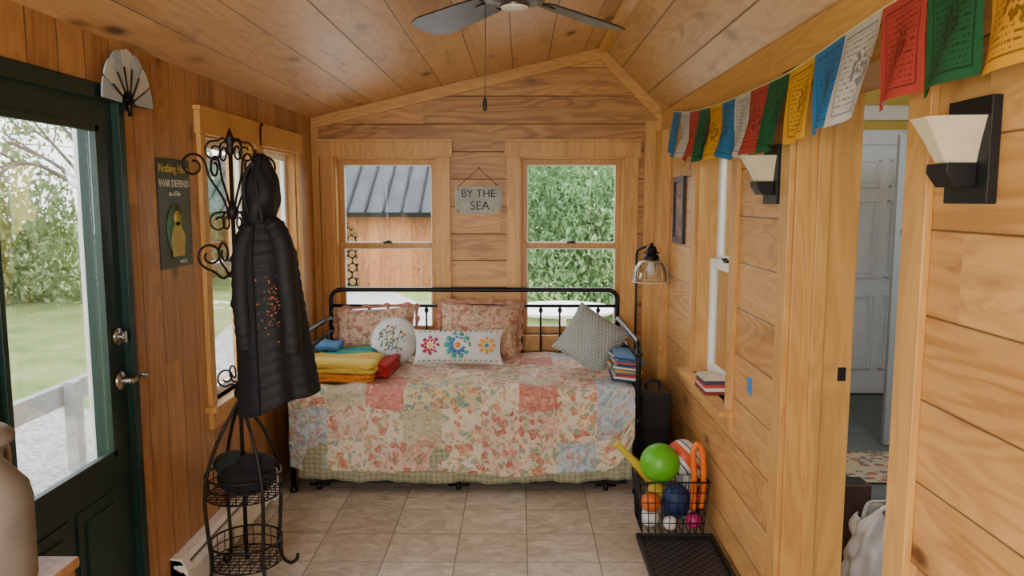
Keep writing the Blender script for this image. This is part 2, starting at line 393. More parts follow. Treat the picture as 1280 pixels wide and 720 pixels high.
# fan ornament
b=Bd('fan_wall_ornament')
m_fan=plain('fan_cream','#c4ccce',.25,var=.1); m_fan2=plain('fan_sky','#a8b8c4',.25,var=.1); fy,fz,fx=2.765,1.985,XL+.03
for i in range(7):
    a0=pi*i/7+.03; a1=pi*(i+1)/7-.03
    pts=[(fy+.05*math.cos(a0),fz+.05*math.sin(a0))]+[(fy+.175*math.cos(a0+(a1-a0)*k/6)*1.0,fz+.185*math.sin(a0+(a1-a0)*k/6)+.006*math.sin(pi*k/6)) for k in range(7)]+[(fy+.05*math.cos(a1),fz+.05*math.sin(a1))]
    b.prism(pts,fx-.006,fx,m_fan if i%2 else m_fan2,'X')
    am=pi*i/7
    b.tube([(fx+.002,fy,fz),(fx+.002,fy+.12*math.cos(am),fz+.13*math.sin(am))],.003,m_black,6)
b.box(XL+.012,fx-.004,fy-.02,fy+.02,fz-.02,fz+.06,m_black); b.tube([(fx,fy,fz+.03),(fx,fy,fz-.04)],.008,m_black); b.done()

# ------------------------------------------------------------------ poster
b=Bd('wall_poster'); m_pk=plain('poster_black','#1b1c1c',.4,var=.2); m_py=plain('poster_yellow','#b9a64a',.5); m_pg=plain('poster_green','#4c6a58',.5,var=.3,scale=30); m_pw=plain('poster_white','#c9c4b4',.5)
b.box(XL+.001,XL+.004,3.0,3.29,1.375,1.815,m_pk)
Mp=Matrix(((0,0,1,XL+.005),(1,0,0,0),(0,1,0,0),(0,0,0,1)))
b.text('Nothing Here',.047,Mp@Matrix.Translation((3.145,1.775,0)),m_py); b.text('WAR DEFEND',.043,Mp@Matrix.Translation((3.145,1.715,0)),m_pw); b.text('to a Fish',.03,Mp@Matrix.Translation((3.145,1.675,0)),m_pw)
b.lathe([(.0,0),(.085,.0),(.085,.002),(0,.002)],m_pg,(XL+.005,3.145,1.53),Mx@Matrix.Diagonal((1.25,1,1,1)),24)
b.lathe([(.0,0),(.03,.0),(.03,.002),(0,.002)],m_py,(XL+.008,3.15,1.575),Mx,20)
b.prism([(3.10,1.42),(3.2,1.42),(3.215,1.5),(3.17,1.56),(3.13,1.56),(3.09,1.5)],XL+.008,XL+.010,m_py,'X')
b.text('WAVES',.02,Mp@Matrix.Translation((3.2,1.395,0)),m_pw); b.done()
b=Bd('picture_frame'); m_pf=plain('frame_espresso','#20130d',.4); m_pic=NT('picture_print'); m_pic.col(m_pic.ramp(m_pic.noise(m_pic.obj(),18,4,.6,1),[(.3,C('#1c1a20')),(.5,C('#6b3f34')),(.7,C('#a89070'))])); m_pic=m_pic.mat
for a,c,d,e in ((4.53,4.56,1.39,1.79),(4.80,4.83,1.39,1.79),(4.56,4.80,1.39,1.425),(4.56,4.80,1.755,1.79)): b.box(XR-.02,XR,a,c,d,e,m_pf)
b.box(XR-.008,XR-.001,4.56,4.80,1.425,1.755,m_pic); b.done(bevel=.002)
# sign
b=Bd('wall_sign'); m_sg=plain('sign_whitewash','#a9aea9',.7,var=.15,scale=20,bump=.3); m_ink=plain('sign_ink','#26292b',.6)
b.box(-.443,-.126,YB-.02,YB-.004,1.56,1.742,m_sg)
Ms=Matrix(((1,0,0,-.285),(0,0,-1,YB-.021),(0,1,0,1.65),(0,0,0,1)))
b.text('BY THE',.072,Ms@Matrix.Translation((0,.042,0)),m_ink); b.text('SEA',.082,Ms@Matrix.Translation((.01,-.04,0)),m_ink)
m_or=plain('starfish_orange','#c9965a',.6)
for sx,sz in ((-.425,1.725),(-.145,1.575),(-.425,1.575),(-.145,1.725)): b.ball((sx,YB-.022,sz),.012,m_or,10,(1,.5,1))
b.tube([(-.42,YB-.014,1.742),(-.28,YB-.004,1.865),(-.15,YB-.014,1.742)],.002,m_ink,6); b.ball((-.28,YB-.006,1.867),.005,m_dark,8); b.done()

# ------------------------------------------------------------------ sconces
m_shade=plain('sconce_glass','#d6c8ac',.35,var=.05)
def sconce(yc,zc):
    b=Bd('wall_sconce')
    b.box(XR-.022,XR,yc-.08,yc+.08,zc-.11,zc+.11,m_dark)
    cx=XR-.022
    def ring(z,wy,dx):
        return [V(cx,yc-wy,z),V(cx-dx*.75,yc-wy*.86,z),V(cx-dx,yc-wy*.5,z),V(cx-dx,yc+wy*.5,z),V(cx-dx*.75,yc+wy*.86,z),V(cx,yc+wy,z)]
    R=[ring(zc-.025,.038,.055),ring(zc+.02,.050,.078),ring(zc+.07,.068,.108)]
    VV=[[b.bm.verts.new(p) for p in r] for r in R]
    for i in range(2):
        for j in range(5): b.face([VV[i][j],VV[i][j+1],VV[i+1][j+1],VV[i+1][j]],m_shade)
    b.face(VV[0],m_shade)
    b.prism([(cx,zc-.025),(cx-.062,zc-.025),(cx-.062,zc-.045),(cx-.04,zc-.075),(cx,zc-.075)],yc-.042,yc+.042,m_dark)
    b.done(bevel=.002)
sconce(1.665,1.752); sconce(2.955,1.745)

b=Bd('painters_tape'); m_tape=plain('blue_tape','#2f7fc4',.6,var=.05); b.prism([(3.15,.83),(3.22,.845),(3.205,.87),(3.225,.90),(3.16,.91)],XR-.003,XR-.0005,m_tape,'X'); b.done()

# ------------------------------------------------------------------ prayer flags
def flagmat(n,c,ink):
    k=NT(n); sp=k.sep(k.uv()); x,y=sp[0],sp[1]
    fr=k.m('MAXIMUM',k.m('ABSOLUTE',k.m('SUBTRACT',x,.5)),k.m('ABSOLUTE',k.m('SUBTRACT',y,.5)))
    border=k.m('MULTIPLY',k.step(fr,.39,.40),k.m('SUBTRACT',1.0,k.step(fr,.41,.42)))
    lines=k.step(k.m('SINE',k.m('MULTIPLY',y,110)),0,.3)
    tx=k.m('GREATER_THAN',k.noise(k.comb(k.m('MULTIPLY',x,60),k.m('MULTIPLY',y,18),0.0),1.0,1),.5)
    inside=k.m('LESS_THAN',fr,.37)
    dd=k.add('ShaderNodeVectorMath',operation='DISTANCE'); k.l.new(k.comb(x,y,0.0),dd.inputs[0]); dd.inputs[1].default_value=(.5,.5,0)
    cen=k.m('LESS_THAN',dd.outputs['Value'],.2)
    fig=k.m('GREATER_THAN',k.noise(k.comb(x,y,.3),14,3),.5)
    t=k.m('ADD',k.m('MULTIPLY',cen,fig),k.m('MULTIPLY',k.m('SUBTRACT',1.0,cen),k.m('MULTIPLY',lines,tx)))
    f=k.m('MULTIPLY',k.m('MAXIMUM',k.m('MULTIPLY',inside,t),border),.75)
    k.col(k.mix(f,C(c),C(ink))); k.rough(.85)
    tl=k.add('ShaderNodeBsdfTranslucent'); tl.inputs[0].default_value=C(c)
    mx=k.add('ShaderNodeMixShader'); mx.inputs[0].default_value=.2
    k.l.new(k.b.outputs[0],mx.inputs[1]); k.l.new(tl.outputs[0],mx.inputs[2]); k.l.new(mx.outputs[0],k.out.inputs[0])
    return k.mat
fb=flagmat('flag_blue','#2f74ac','#123258'); fw=flagmat('flag_white','#c4c0bc','#4c4744'); frd=flagmat('flag_red','#b44036','#5c1412'); fg=flagmat('flag_green','#1d5c38','#062412'); fyl=flagmat('flag_yellow','#d89e22','#3a2606')
b=Bd('prayer_flag_garland')
ctrl=[(4.68,2.175),(4.2,2.12),(3.6,2.085),(3.0,2.075),(2.6,2.08),(2.0,2.125),(1.5,2.135),(1.2,2.16),(.9,2.2)]
P=smooth([V(.905,y,z) for y,z in ctrl],16)
def strz(y):
    for i in range(len(P)-1):
        if P[i].y>=y>=P[i+1].y:
            t=(P[i].y-y)/(P[i].y-P[i+1].y); return P[i].z+(P[i+1].z-P[i].z)*t
    return P[-1].z
order=[fb,fw,frd,fg,fyl]; yy=4.62
for i in range(16):
    w=.217; ya=yy; yb=yy-w; sw=random.uniform(-.015,.015); ph=random.uniform(0,6); bot=random.uniform(-.012,.012)
    def fn(u,v,ya=ya,yb=yb,sw=sw,ph=ph,bot=bot):
        y=ya+(yb-ya)*u; z=strz(y)-(1-v)*(.245+bot*(u-.5)*4)
        d=1-v
        return V(.905-.022*d*math.sin(ph+u*6+2*d)-.02*d*d+sw*d,y+.014*math.sin(ph)*d,z)
    b.grid(fn,12,8,order[i%5]); yy-=w+.002
b.tube(P,.003,plain('flag_cord','#c8b890',.8),6)
b.tube([V(.905,4.68,2.175),V(XR-.02,4.72,2.18)],.003,m_black,6); b.tube([V(.905,.9,2.2),V(XR-.02,.88,2.2)],.003,m_black,6)
b.done()

# ------------------------------------------------------------------ ceiling fan
b=Bd('ceiling_fan'); m_blade=plain('fan_blade_grey','#3c3935',.4,var=.12); m_fm=plain('fan_metal','#5b5650',.35,metal=.8,var=.1); m_frost=plain('fan_frosted','#e8e2d4',.4,var=.03)
fx0,fy0,fz0=-.02,2.72,2.345; zc=ZL+(fx0-XL)/(XRG-XL)*(ZRG-ZL)
b.lathe([(0,zc-fz0-.0),(.065,zc-fz0-.01),(.06,zc-fz0-.045),(.02,zc-fz0-.06),(.018,.07),(.09,.06),(.11,.02),(.105,-.02),(.07,-.03),(.05,-.034),(.05,-.04),(0,-.042)],m_fm,(fx0,fy0,fz0),None,28)
b.lathe([(.05,-.035),(.045,-.045),(0,-.05)],m_frost,(fx0,fy0,fz0),None,24)
for k in range(5):
    a=math.radians(53+72*k); R=Matrix.Translation((fx0,fy0,fz0))@Matrix.Rotation(a,4,'Z')@Matrix.Rotation(math.radians(13),4,'X')
    b.box(.09,.22,-.02,.02,-.006,.002,m_fm,R)
    prof=[(.16,-.055),(.3,-.068),(.57,-.083),(.655,-.065),(.67,0),(.655,.065),(.57,.083),(.3,.068),(.16,.055)]
    b.prism(prof,0,.007,m_blade,'Z',R)
b.tube([(fx0-.10,fy0,fz0-.02),(fx0-.102,fy0,1.99)],.0018,m_fm,6); b.lathe([(0,-.03),(.006,-.025),(.008,0),(.003,.02),(0,.022)],m_dark,(fx0-.102,fy0,1.985),None,10)
b.done(bevel=.001)

# ------------------------------------------------------------------ daybed
bx0,bx1,by0,by1=-1.285,.66,4.20,5.17
b=Bd('daybed'); r=.0155
def arch(p0,p1,z0,ztop,rad):
    p0=Vector(p0);p1=Vector(p1);d=(p1-p0).normalized(); pts=[p0+V(0,0,z0)]
    for k in range(9):
        a=pi/2*k/8; pts.append(p0+d*rad*(1-math.cos(a))+V(0,0,ztop-rad+rad*math.sin(a)))
    for k in range(9):
        a=pi/2*(1-k/8); pts.append(p1-d*rad*(1-math.cos(a))+V(0,0,ztop-rad+rad*math.sin(a)))
    pts.append(p1+V(0,0,z0)); return pts
b.tube(arch((bx0,by1,0),(bx1,by1,0),0,1.045,.07),r,m_black,10)
for z in (.935,.42): b.tube([(bx0,by1,z),(bx1,by1,z)],.011,m_black)
n=15
for i in range(1,n):
    x=bx0+(bx1-bx0)*i/n; b.tube([(x,by1,.42),(x,by1,.935)],.0065,m_black,6)
    b.lathe([(.006,-.02),(.013,-.008),(.016,0),(.013,.008),(.006,.02)],m_black,(x,by1,.905),None,10)
for x in (bx0,bx1):
    b.tube(arch((x,by0,0),(x,by1,0),0,.86,.07),r,m_black,10)
    for z in (.765,.42): b.tube([(x,by0,z),(x,by1,z)],.010,m_black)
    for i in range(1,8):
        y=by0+(by1-by0)*i/8; b.tube([(x,y,.42),(x,y,.765)],.0065,m_black,6); b.ball((x,y,.73),.014,m_black,10)
    for y in (by0,by1):
        b.lathe([(.022,0),(.024,.012),(.016,.03)],m_black,(x,y,0),None,12); b.ball((x,y,.42),.024,m_black,12); b.ball((x,y,.80),.022,m_black,12)
b.box(bx0,bx1,by0-.01,by0+.015,.27,.33,m_black); b.box(bx0,bx1,by1-.015,by1+.01,.27,.33,m_black)
b.box(bx0+.02,bx1-.02,by0+.02,by1-.02,.29,.33,m_black)
b.box(bx0+.12,bx1-.05,by0+.02,by0+.05,.045,.125,m_black); b.box(bx0+.12,bx1-.05,by1-.1,by1-.07,.045,.125,m_black)
for x in (bx0+.2,bx1-.2): b.box(x,x+.03,by0+.02,by1-.07,.055,.1,m_black)
for x in (bx0+.14,-.35,bx1-.17):
    b.lathe([(0,-.012),(.028,-.012),(.028,.012),(0,.012)],m_black,(x,by0+.035,.028),Mx,16)
    b.tube([(x-.06,by0+.035,.03),(x+.06,by0+.035,.03)],.008,m_black,6)
b.done()
m_sheet=plain('mattress_white','#dcd8cf',.9,var=.03)
b=Bd('mattress'); b.box(bx0+.03,bx1-.03,by0+.01,by1-.03,.335,.59,m_sheet); b.done(bevel=.04)
m_skirt=floral('bedskirt_check','#a8a58a',[],check=('#8d8d6c',190))
b=Bd('bed_skirt')
def fn(u,v):
    x=bx0+.03+(bx1-bx0-.06)*u; return V(x,by0-.022-.010*math.sin(x*26)*(1-v)-.006*math.sin(x*61)*(1-v),.085+.25*v-.022*math.sin((u)*pi)*(1-v)+.006*math.sin(x*15)*(1-v))
b.grid(fn,200,6,m_skirt,2,.3); b.done(solid=.002)
# quilt
q_red=floral('quilt_coral','#d3b9a4',['#ae5a46','#cc9480','#8f9a7a'],20,.60)
q_pink=floral('quilt_pink','#c07e6e',['#d2a494','#a85a4a'],34,.5)
q_sage=floral('quilt_sage','#b8b094',['#ccc2a6','#9a9e78','#b89478'],38,.5)
q_teal=floral('quilt_teal','#c4ba94',['#6b9884','#cfa65c','#5f8c8e','#b8705a'],15,.55)
q_blue=floral('quilt_blue','#b2bcc0',['#7c9ab0','#b88474','#98a894'],24,.55)
q_cream=floral('quilt_cream','#d6c6ae',['#bc6a54','#809a84','#c49a6a'],17,.55)
PM=[
 [q_red,q_cream,q_sage,q_red,q_red,q_pink,q_red,q_blue,q_cream],
 [q_cream,q_red,q_red,q_cream,q_red,q_red,q_pink,q_red,q_red],
 [q_cream,q_pink,q_red,q_cream,q_red,q_red,q_cream,q_red,q_red],
 [q_pink,q_sage,q_cream,q_red,q_cream,q_teal,q_red,q_red,q_cream],
 [q_red,q_sage,q_pink,q_teal,q_teal,q_red,q_sage,q_red,q_blue],
 [q_cream,q_sage,q_pink,q_teal,q_teal,q_cream,q_pink,q_cream,q_blue],
 [q_blue,q_red,q_cream,q_sage,q_cream,q_red,q_red,q_cream,q_blue],
 [q_blue,q_cream,q_red,q_red,q_cream,q_red,q_cream,q_blue,q_cream]]
b=Bd('patchwork_quilt'); ztop=.603; Yf=by0-.035; rc=.05
Ltop=by1-.02-(Yf+rc); Larc=pi/2*rc; Ldrop=.43; LT=Ltop+Larc+Ldrop
def wob(x,y):
    return (.008*math.sin(x*7+y*5)+.006*math.sin(x*13-y*9+1)+.005*math.sin(x*23+y*17)+.003*math.sin(33*x+21*y))
def fn(u,v):
    x=bx0-.005+(bx1-bx0-.015)*u
    e=max(0,(u-.90)/.10); e2=max(0,(.05-u)/.05); Lt=LT-.20*e**2.2-.03*e2**2-.010*math.sin(u*7)-.006*math.sin(u*17)
    s=Lt*v
    if s<Ltop:
        y=by1-.02-s; z=ztop+.008+wob(x,y)
        if u<.02 or u>.985: z-=.012
    elif s<Ltop+Larc:
        a=(s-Ltop)/rc; y=Yf+rc-rc*math.sin(a)-.004*math.sin(x*19); z=ztop+.008-rc*(1-math.cos(a))+wob(x,Yf+rc)
    else:
        d=s-Ltop-Larc; k=d/Ldrop
        y=Yf-.014*k-.018*k*math.sin(x*8.3+1+k)-.010*k*math.sin(x*19+2*k)-.006*math.sin(d*26+x*9)-.004*math.sin(x*19)*(1-k); z=ztop+.008-rc-d+wob(x,Yf+rc)*(1-k)
    y-=.003*math.sin(x*60+3*math.sin(s*9))*math.sin(s*66)
    return V(x,y,z)
b.grid(fn,210,152,q_red,1.93,LT,True,lambda u,v:PM[min(7,int(v*8))][min(8,int(u*9))]); b.done(solid=.012)

# pillows
def PMx(x,y,z,tilt,roll=0,yaw=0):
    return Matrix.Translation((x,y,z))@Matrix.Rotation(math.radians(yaw),4,'Z')@Matrix.Rotation(math.radians(90-tilt),4,'X')@Matrix.Rotation(math.radians(roll),4,'Z')
p_fl=floral('sham_floral','#c8a28a',['#98504a','#ccb498','#868c6c','#a8785c'],22,.6)
p_ruf=plain('sham_ruffle','#a87a68',.9,var=.3,scale=40)
b=Bd('floral_pillow'); b.pillow(PMx(-.955,5.03,.785,22,3),.53,.32,.18,p_fl,ruffle=p_ruf,pw=.42); b.done(weld=True)
b=Bd('floral_pillow'); b.pillow(PMx(-.27,5.02,.80,20,-2),.53,.35,.18,p_fl,ruffle=p_ruf,pw=.42); b.done(weld=True)
m_lin=plain('linen_white','#c4c4c0',.9,var=.04,scale=40,bump=.2)
def flower(b,M,x,y,z0,r,cs,n=8):
    for ring,(rr,pr,cc,off) in enumerate(((r*.8,r*.2,cs[0],0),(r*.5,r*.17,cs[1],.4))):
        for i in range(n):
            a=2*pi*i/n+off; zz=z0((x+rr*math.cos(a)),(y+rr*math.sin(a)))
            b.lathe([(0,.0022),(pr,.0015),(pr,-.002)],cc,M@V(x+rr*math.cos(a),y+rr*math.sin(a),zz),M.to_3x3().to_4x4(),10)
    b.lathe([(0,.003),(r*.22,.002),(r*.22,-.002)],cs[2],M@V(x,y,z0(x,y)),M.to_3x3().to_4x4(),12)
e_or=plain('thread_orange','#d8843c',.8);e_mg=plain('thread_magenta','#a02c62',.8);e_bl=plain('thread_blue','#3a76a8',.8);e_tl=plain('thread_teal','#3f9a94',.8);e_ye=plain('thread_yellow','#d8b23c',.8);e_gr=plain('thread_green','#6a8a5c',.8);e_rd=plain('thread_red','#b8342c',.8);e_br=plain('thread_brown','#8a6a50',.8)
b=Bd('embroidered_lumbar_pillow'); Mq=PMx(-.385,4.71,.74,24); W,H,T=.56,.225,.12
b.pillow(Mq,W,H,T,m_lin)
zf=lambda x,y:T/2*max(1e-6,(1-(2*x/W)**2)*(1-(2*y/H)**2))**.55+.001
flower(b,Mq,-.17,0,zf,.062,(e_mg,e_rd,e_ye)); flower(b,Mq,0,0,zf,.085,(e_tl,e_bl,e_or),10); flower(b,Mq,.18,0,zf,.055,(e_or,e_ye,e_bl),8)
for i in range(16):
    x=(-.24+.48*i/15)
    for y in (-.092,.092): b.lathe([(0,.002),(.006,.001),(.006,-.002)],[e_or,e_tl,e_gr][i%3],Mq@V(x,y,zf(x,y)),Mq.to_3x3().to_4x4(),8)
b.done(weld=False)
b=Bd('round_pillow'); Mq=PMx(-.80,4.80,.765,22)
R_=.145; prof=[(1e-4,.058),(.05,.054),(.09,.043),(.12,.028),(.14,.010),(.145,0),(.14,-.010),(.12,-.028),(.09,-.043),(.05,-.054),(1e-4,-.058)]
b.lathe(prof,m_lin,(0,0,0),Mq,36); b.tube([Mq@V(R_*math.cos(2*pi*i/40),R_*math.sin(2*pi*i/40),0) for i in range(40)],.007,plain('piping_grey','#a9aaa0',.8),8,True)
random.seed(3)
zr=lambda rr:.0585*math.sqrt(max(0,1-(rr/.145)**2.2))
for i in range(60):
    a=random.uniform(0,2*pi); rr=.09*math.sqrt(random.random()); pr=random.uniform(.004,.008)
    b.lathe([(0,.003),(pr,.002),(pr,-.004)],random.choice([e_gr,e_gr,e_or,e_br,e_bl,e_tl]),Mq@V(rr*math.cos(a),rr*math.sin(a),zr(rr)-.001),Mq.to_3x3().to_4x4(),7)
for s_ in (-1,0,1):
    b.tube([Mq@V(s_*.02+.03*s_*t,-.07+.13*t,zr(abs(.07-.13*t))+.001) for t in [i/8 for i in range(9)]],.0022,e_gr,5)
b.done()
k=NT('sage_quilted'); sp=k.sep(k.uv()); gx_=k.m('SINE',k.m('MULTIPLY',sp[0],260)); gy_=k.m('SINE',k.m('MULTIPLY',sp[1],170)); h_=k.m('MULTIPLY',gx_,gy_)
k.col(k.ramp(k.m('ADD',k.m('MULTIPLY',h_,.5),.5),[(0,C('#868c86')),(1,C('#a6aba4'))])); k.rough(.9); k.bump(h_,.6,.004); m_sq=k.mat
b=Bd('sage_pillow'); b.pillow(PMx(.44,4.70,.79,20,-30,-14),.37,.34,.17,m_sq,pw=.42); b.done(weld=True)

# folded blankets
def knit(n,c,stripes=None):
    k=NT(n); sp=k.sep(k.obj()); h=k.m('MULTIPLY',k.m('SINE',k.m('MULTIPLY',sp[0],420)),k.m('SINE',k.m('MULTIPLY',k.m('ADD',sp[1],sp[2]),320)))
    c=C(c); f=k.m('ADD',k.m('MULTIPLY',h,.5),.5); base=k.ramp(f,[(0,tuple(x*.6 for x in c[:3])+(1,)),(1,c)])
    if stripes:
        ph=k.m('FRACT',k.m('MULTIPLY',k.m('ADD',sp[1],k.m('MULTIPLY',sp[0],.15)),3.2)); n_=len(stripes)
        sc_=k.ramp(ph,[(i/n_,C(x)) for i,x in enumerate(stripes)],'CONSTANT')
        base=k.mix(k.m('MULTIPLY',k.m('SUBTRACT',1.0,f),.35),sc_,C('#20180c'))
    k.col(base); k.rough(.95); k.bump(h,.7,.004); return k.mat
kb_y=knit('knit_yellow','#dfba42',['#dfba42','#e6c654','#dca83a']);kb_o=knit('knit_orange','#e08424');kb_t=knit('knit_teal','#28a090',['#28a090','#3fae78','#2a8ea0','#58b070']);kb_r=knit('knit_red','#bc2428');kb_b=knit('knit_blue','#4a86b8')
def fold(b,x0,x1,y0,y1,z0,h,m,layers=2,rot=0):
    cx,cy=(x0+x1)/2,(y0+y1)/2
    R=Matrix.Translation((cx,cy,0))@Matrix.Rotation(rot,4,'Z')
    for l in range(layers):
        t=h/layers; zz=z0+t*l
        pr=[]
        for k2 in range(9):
            a=-pi/2+pi*k2/8; pr.append((-(y1-y0)/2+t/2-t/2*math.cos(a),zz+t/2+t/2*math.sin(a)))
        pr+= [((y1-y0)/2,zz+t),((y1-y0)/2,zz)]
        N=14
        rows=[]
        for i in range(N+1):
            u=i/N; x=-(x1-x0)/2+(x1-x0)*u
            rows.append([b.bm.verts.new(R@V(x,p[0]+.006*math.sin(u*9+l*2),p[1]+.006*math.sin(u*6+l+p[0]*8)*min(1,u*6,(1-u)*6)-(.5*t*(0 if .04<u<.96 else .4)*(1 if p[1]>zz+t/2 else -1)))) for p in pr])
        for i in range(N):
            for j in range(len(pr)): b.face([rows[i][j],rows[i][(j+1)%len(pr)],rows[i+1][(j+1)%len(pr)],rows[i+1][j]],m,True)
        b.face(rows[0],m,True); b.face(rows[-1][::-1],m,True)
b=Bd('folded_blanket_stack')
fold(b,-1.25,-.84,4.235,4.54,.622,.045,kb_o,2,.02); fold(b,-1.255,-.82,4.25,4.58,.667,.06,kb_y,2,-.03)
fold(b,-1.24,-.90,4.58,4.84,.622,.10,kb_t,2,.03); fold(b,-.83,-.75,4.36,4.64,.622,.085,kb_r,3,-.1); fold(b,-1.26,-1.12,4.60,4.84,.727,.035,kb_b,1,.05)
b.done()
b=Bd('book_pile'); random.seed(11); zz=.624
bc=['#1d2c5c','#d8d4c8','#a8262c','#3f78a8','#c89638','#3c6a4c','#d0ccc0','#24406c','#c04a38','#2c5a8c','#101c3c','#3f78a8']
m_page=plain('book_pages','#c8c2b0',.8,var=.06,scale=60)
for i,cc in enumerate(bc):
    h=.009+.006*random.random(); mm=plain('bookcover_%d'%i,cc,.45,var=.05); R=Matrix.Translation((.545,4.42,0))@Matrix.Rotation(random.uniform(-.22,.10),4,'Z')@Matrix.Rotation(.10,4,'Y')
    w_=.075+random.uniform(-.008,.006); l_=.13+random.uniform(-.015,.015)
    b.box(-w_,w_,-l_,l_,zz,zz+.0015,mm,R); b.box(-w_,w_,-l_,l_,zz+h-.0015,zz+h,mm,R); b.box(-w_,w_,-l_,-l_+.002,zz,zz+h,mm,R); b.box(-w_+.003,w_-.003,-l_+.002,l_-.003,zz+.0015,zz+h-.0015,m_page,R); zz+=h+.0005
b.done()

# ------------------------------------------------------------------ floor lamp
b=Bd('floor_lamp'); lx,ly=.765,5.04
b.lathe([(0,.0),(.10,.0),(.105,.012),(.03,.028),(.012,.04)],m_black,(lx,ly,0),None,28)
b.tube(smooth([(lx,ly,.03),(lx,ly,.6),(lx,ly,1.1),(lx,ly,1.28),(lx+.01,ly-.01,1.325),(lx+.05,ly-.04,1.345),(lx+.08,ly-.06,1.345)]),.008,m_black)
hx,hy,hz=lx+.085,ly-.065,1.30
b.lathe([(0,.075),(.012,.072),(.014,.055),(.028,.05),(.036,.03),(.036,.0),(.05,-.01),(.052,-.032),(.0,-.032)],m_black,(hx,hy,hz),None,20)
b.tube([(hx-.05,hy,hz+.01),(hx+.05,hy,hz+.01)],.006,m_black,6)
m_cg=glassmat('lamp_glass',(.97,.98,.98,1),.14,.9)
b.lathe([(.045,-.03),(.075,-.045),(.098,-.075),(.112,-.12),(.118,-.17),(.122,-.178)],m_cg,(hx,hy,hz),None,32)
m_rim=plain('lamp_rim_glass','#e0e6e6',.15,var=.03)
for zz_,rr_ in ((-.178,.121),(-.045,.076)): b.tube([(hx+rr_*math.cos(2*pi*i/32),hy+rr_*math.sin(2*pi*i/32),hz+zz_) for i in range(32)],.0022,m_rim,6,True)
for i in range(12):
    a=2*pi*i/12; b.tube([(hx+q[0]*math.cos(a),hy+q[0]*math.sin(a),hz+q[1]) for q in ((.076,-.045),(.0985,-.075),(.1125,-.12),(.1185,-.17))],.0016,m_rim,5)
b.lathe([(0,-.135),(.022,-.125),(.03,-.10),(.02,-.065),(.012,-.04)],m_frost,(hx,hy,hz),None,18)
b.done()
b=Bd('black_suitcase'); b.box(.725,.90,4.50,4.86,.03,.50,m_plastic)
b.box(.74,.885,4.49,4.5,.08,.28,m_dark)
for z in (.1,.44): b.box(.72,.905,4.495,4.865,z,z+.012,m_dark)
b.tube(smooth([(.77,4.6,.49),(.77,4.6,.54),(.81,4.6,.555),(.85,4.6,.54),(.85,4.6,.49)]),.009,m_dark)
for x in (.75,.875):
    for y in (4.54,4.82): b.lathe([(0,-.01),(.022,-.01),(.022,.01),(0,.01)],m_dark,(x,y,.022),Mx,14)
b.done(bevel=.02)

# ------------------------------------------------------------------ baseboard heaters
def heater(name,x,sx,ya,yb):
    b=Bd(name); d=.065*sx
    pts=[(x,.02),(x+d*.9,.02),(x+d,.035),(x+d,.13),(x+d*.75,.15),(x+d*.70,.145),(x+d*.2,.165),(x+d*.2,.175),(x+d*.85,.178),(x+d*.6,.195),(x,.2)]
    if sx<0: pts=pts[::-1]
    b.prism([(p[0],p[1]) for p in pts],ya,yb,m_white,'Y')
    for e in (ya,yb-.05): b.prism([(x,.0),(x+d*1.08,.0),(x+d*1.08,.15),(x+d*.7,.205),(x,.205)],e,e+.05,m_white,'Y')
    i=ya+.06
    while i<yb-.06: b.box(min(x+d*.25,x+d*.68),max(x+d*.25,x+d*.68),i,i+.002,.15,.165,m_chrome); i+=.02
    b.done()
heater('baseboard_heater',XL,1,2.95,4.12); heater('baseboard_heater',XR,-1,3.9,4.45)

# ------------------------------------------------------------------ ball basket
b=Bd('wire_basket'); X0,X1,Y0,Y1,Z0,Z1=.585,.925,3.62,3.88,.012,.28
def rect(x0,x1,y0,y1,z,r): b.tube([(x0,y0,z),(x1,y0,z)],r,m_black,6);b.tube([(x1,y0,z),(x1,y1,z)],r,m_black,6);b.tube([(x1,y1,z),(x0,y1,z)],r,m_black,6);b.tube([(x0,y1,z),(x0,y0,z)],r,m_black,6)
for k2 in range(6):
    z=Z0+(Z1-Z0)*k2/5; t=.02*(1-k2/5); rect(X0+t,X1-t,Y0+t,Y1-t,z,.0045 if k2==5 else .0022)
for i in range(10):
    x=i/9
    for (ya,tb) in ((Y0,.02),(Y1,-.02)): b.tube([(X0+.02+(X1-X0-.04)*x,ya+tb,Z0),(X0+(X1-X0)*x,ya,Z1)],.0022,m_black,6)
    b.tube([(X0+.02+(X1-X0-.04)*x,Y0+.02,Z0),(X0+.02+(X1-X0-.04)*x,Y1-.02,Z0)],.0022,m_black,6)
for i in range(8):
    y=i/7
    for (xa,tb) in ((X0,.02),(X1,-.02)): b.tube([(xa+tb,Y0+.02+(Y1-Y0-.04)*y,Z0),(xa,Y0+(Y1-Y0)*y,Z1)],.0022,m_black,6)
b.done()
m_lime=plain('ball_lime','#5cb020',.4,var=.08); m_or2=plain('plastic_orange','#e8701a',.4,var=.05); m_yel=plain('bat_yellow','#c9b23a',.4,var=.06); m_bl2=plain('fabric_blue','#1c3560',.6,var=.3); m_pk2=plain('ball_pink','#b82a6a',.4); m_wh2=plain('ball_white','#dcdcd8',.4,var=.03); m_or3=plain('ball_orange','#d86a28',.5)
b=Bd('green_ball'); b.ball((.70,3.72,.345),.098,m_lime,28); b.done()
k=NT('volleyball_panels'); tc=k.add('ShaderNodeTexCoord'); mp=k.add('ShaderNodeMapping'); k.l.new(tc.outputs['Object'],mp.inputs[0]); mp.inputs['Location'].default_value=(-.835,-3.81,-.345)
mp2=k.add('ShaderNodeMapping'); mp2.inputs['Rotation'].default_value=(.9,.7,.3); k.l.new(mp.outputs[0],mp2.inputs[0])
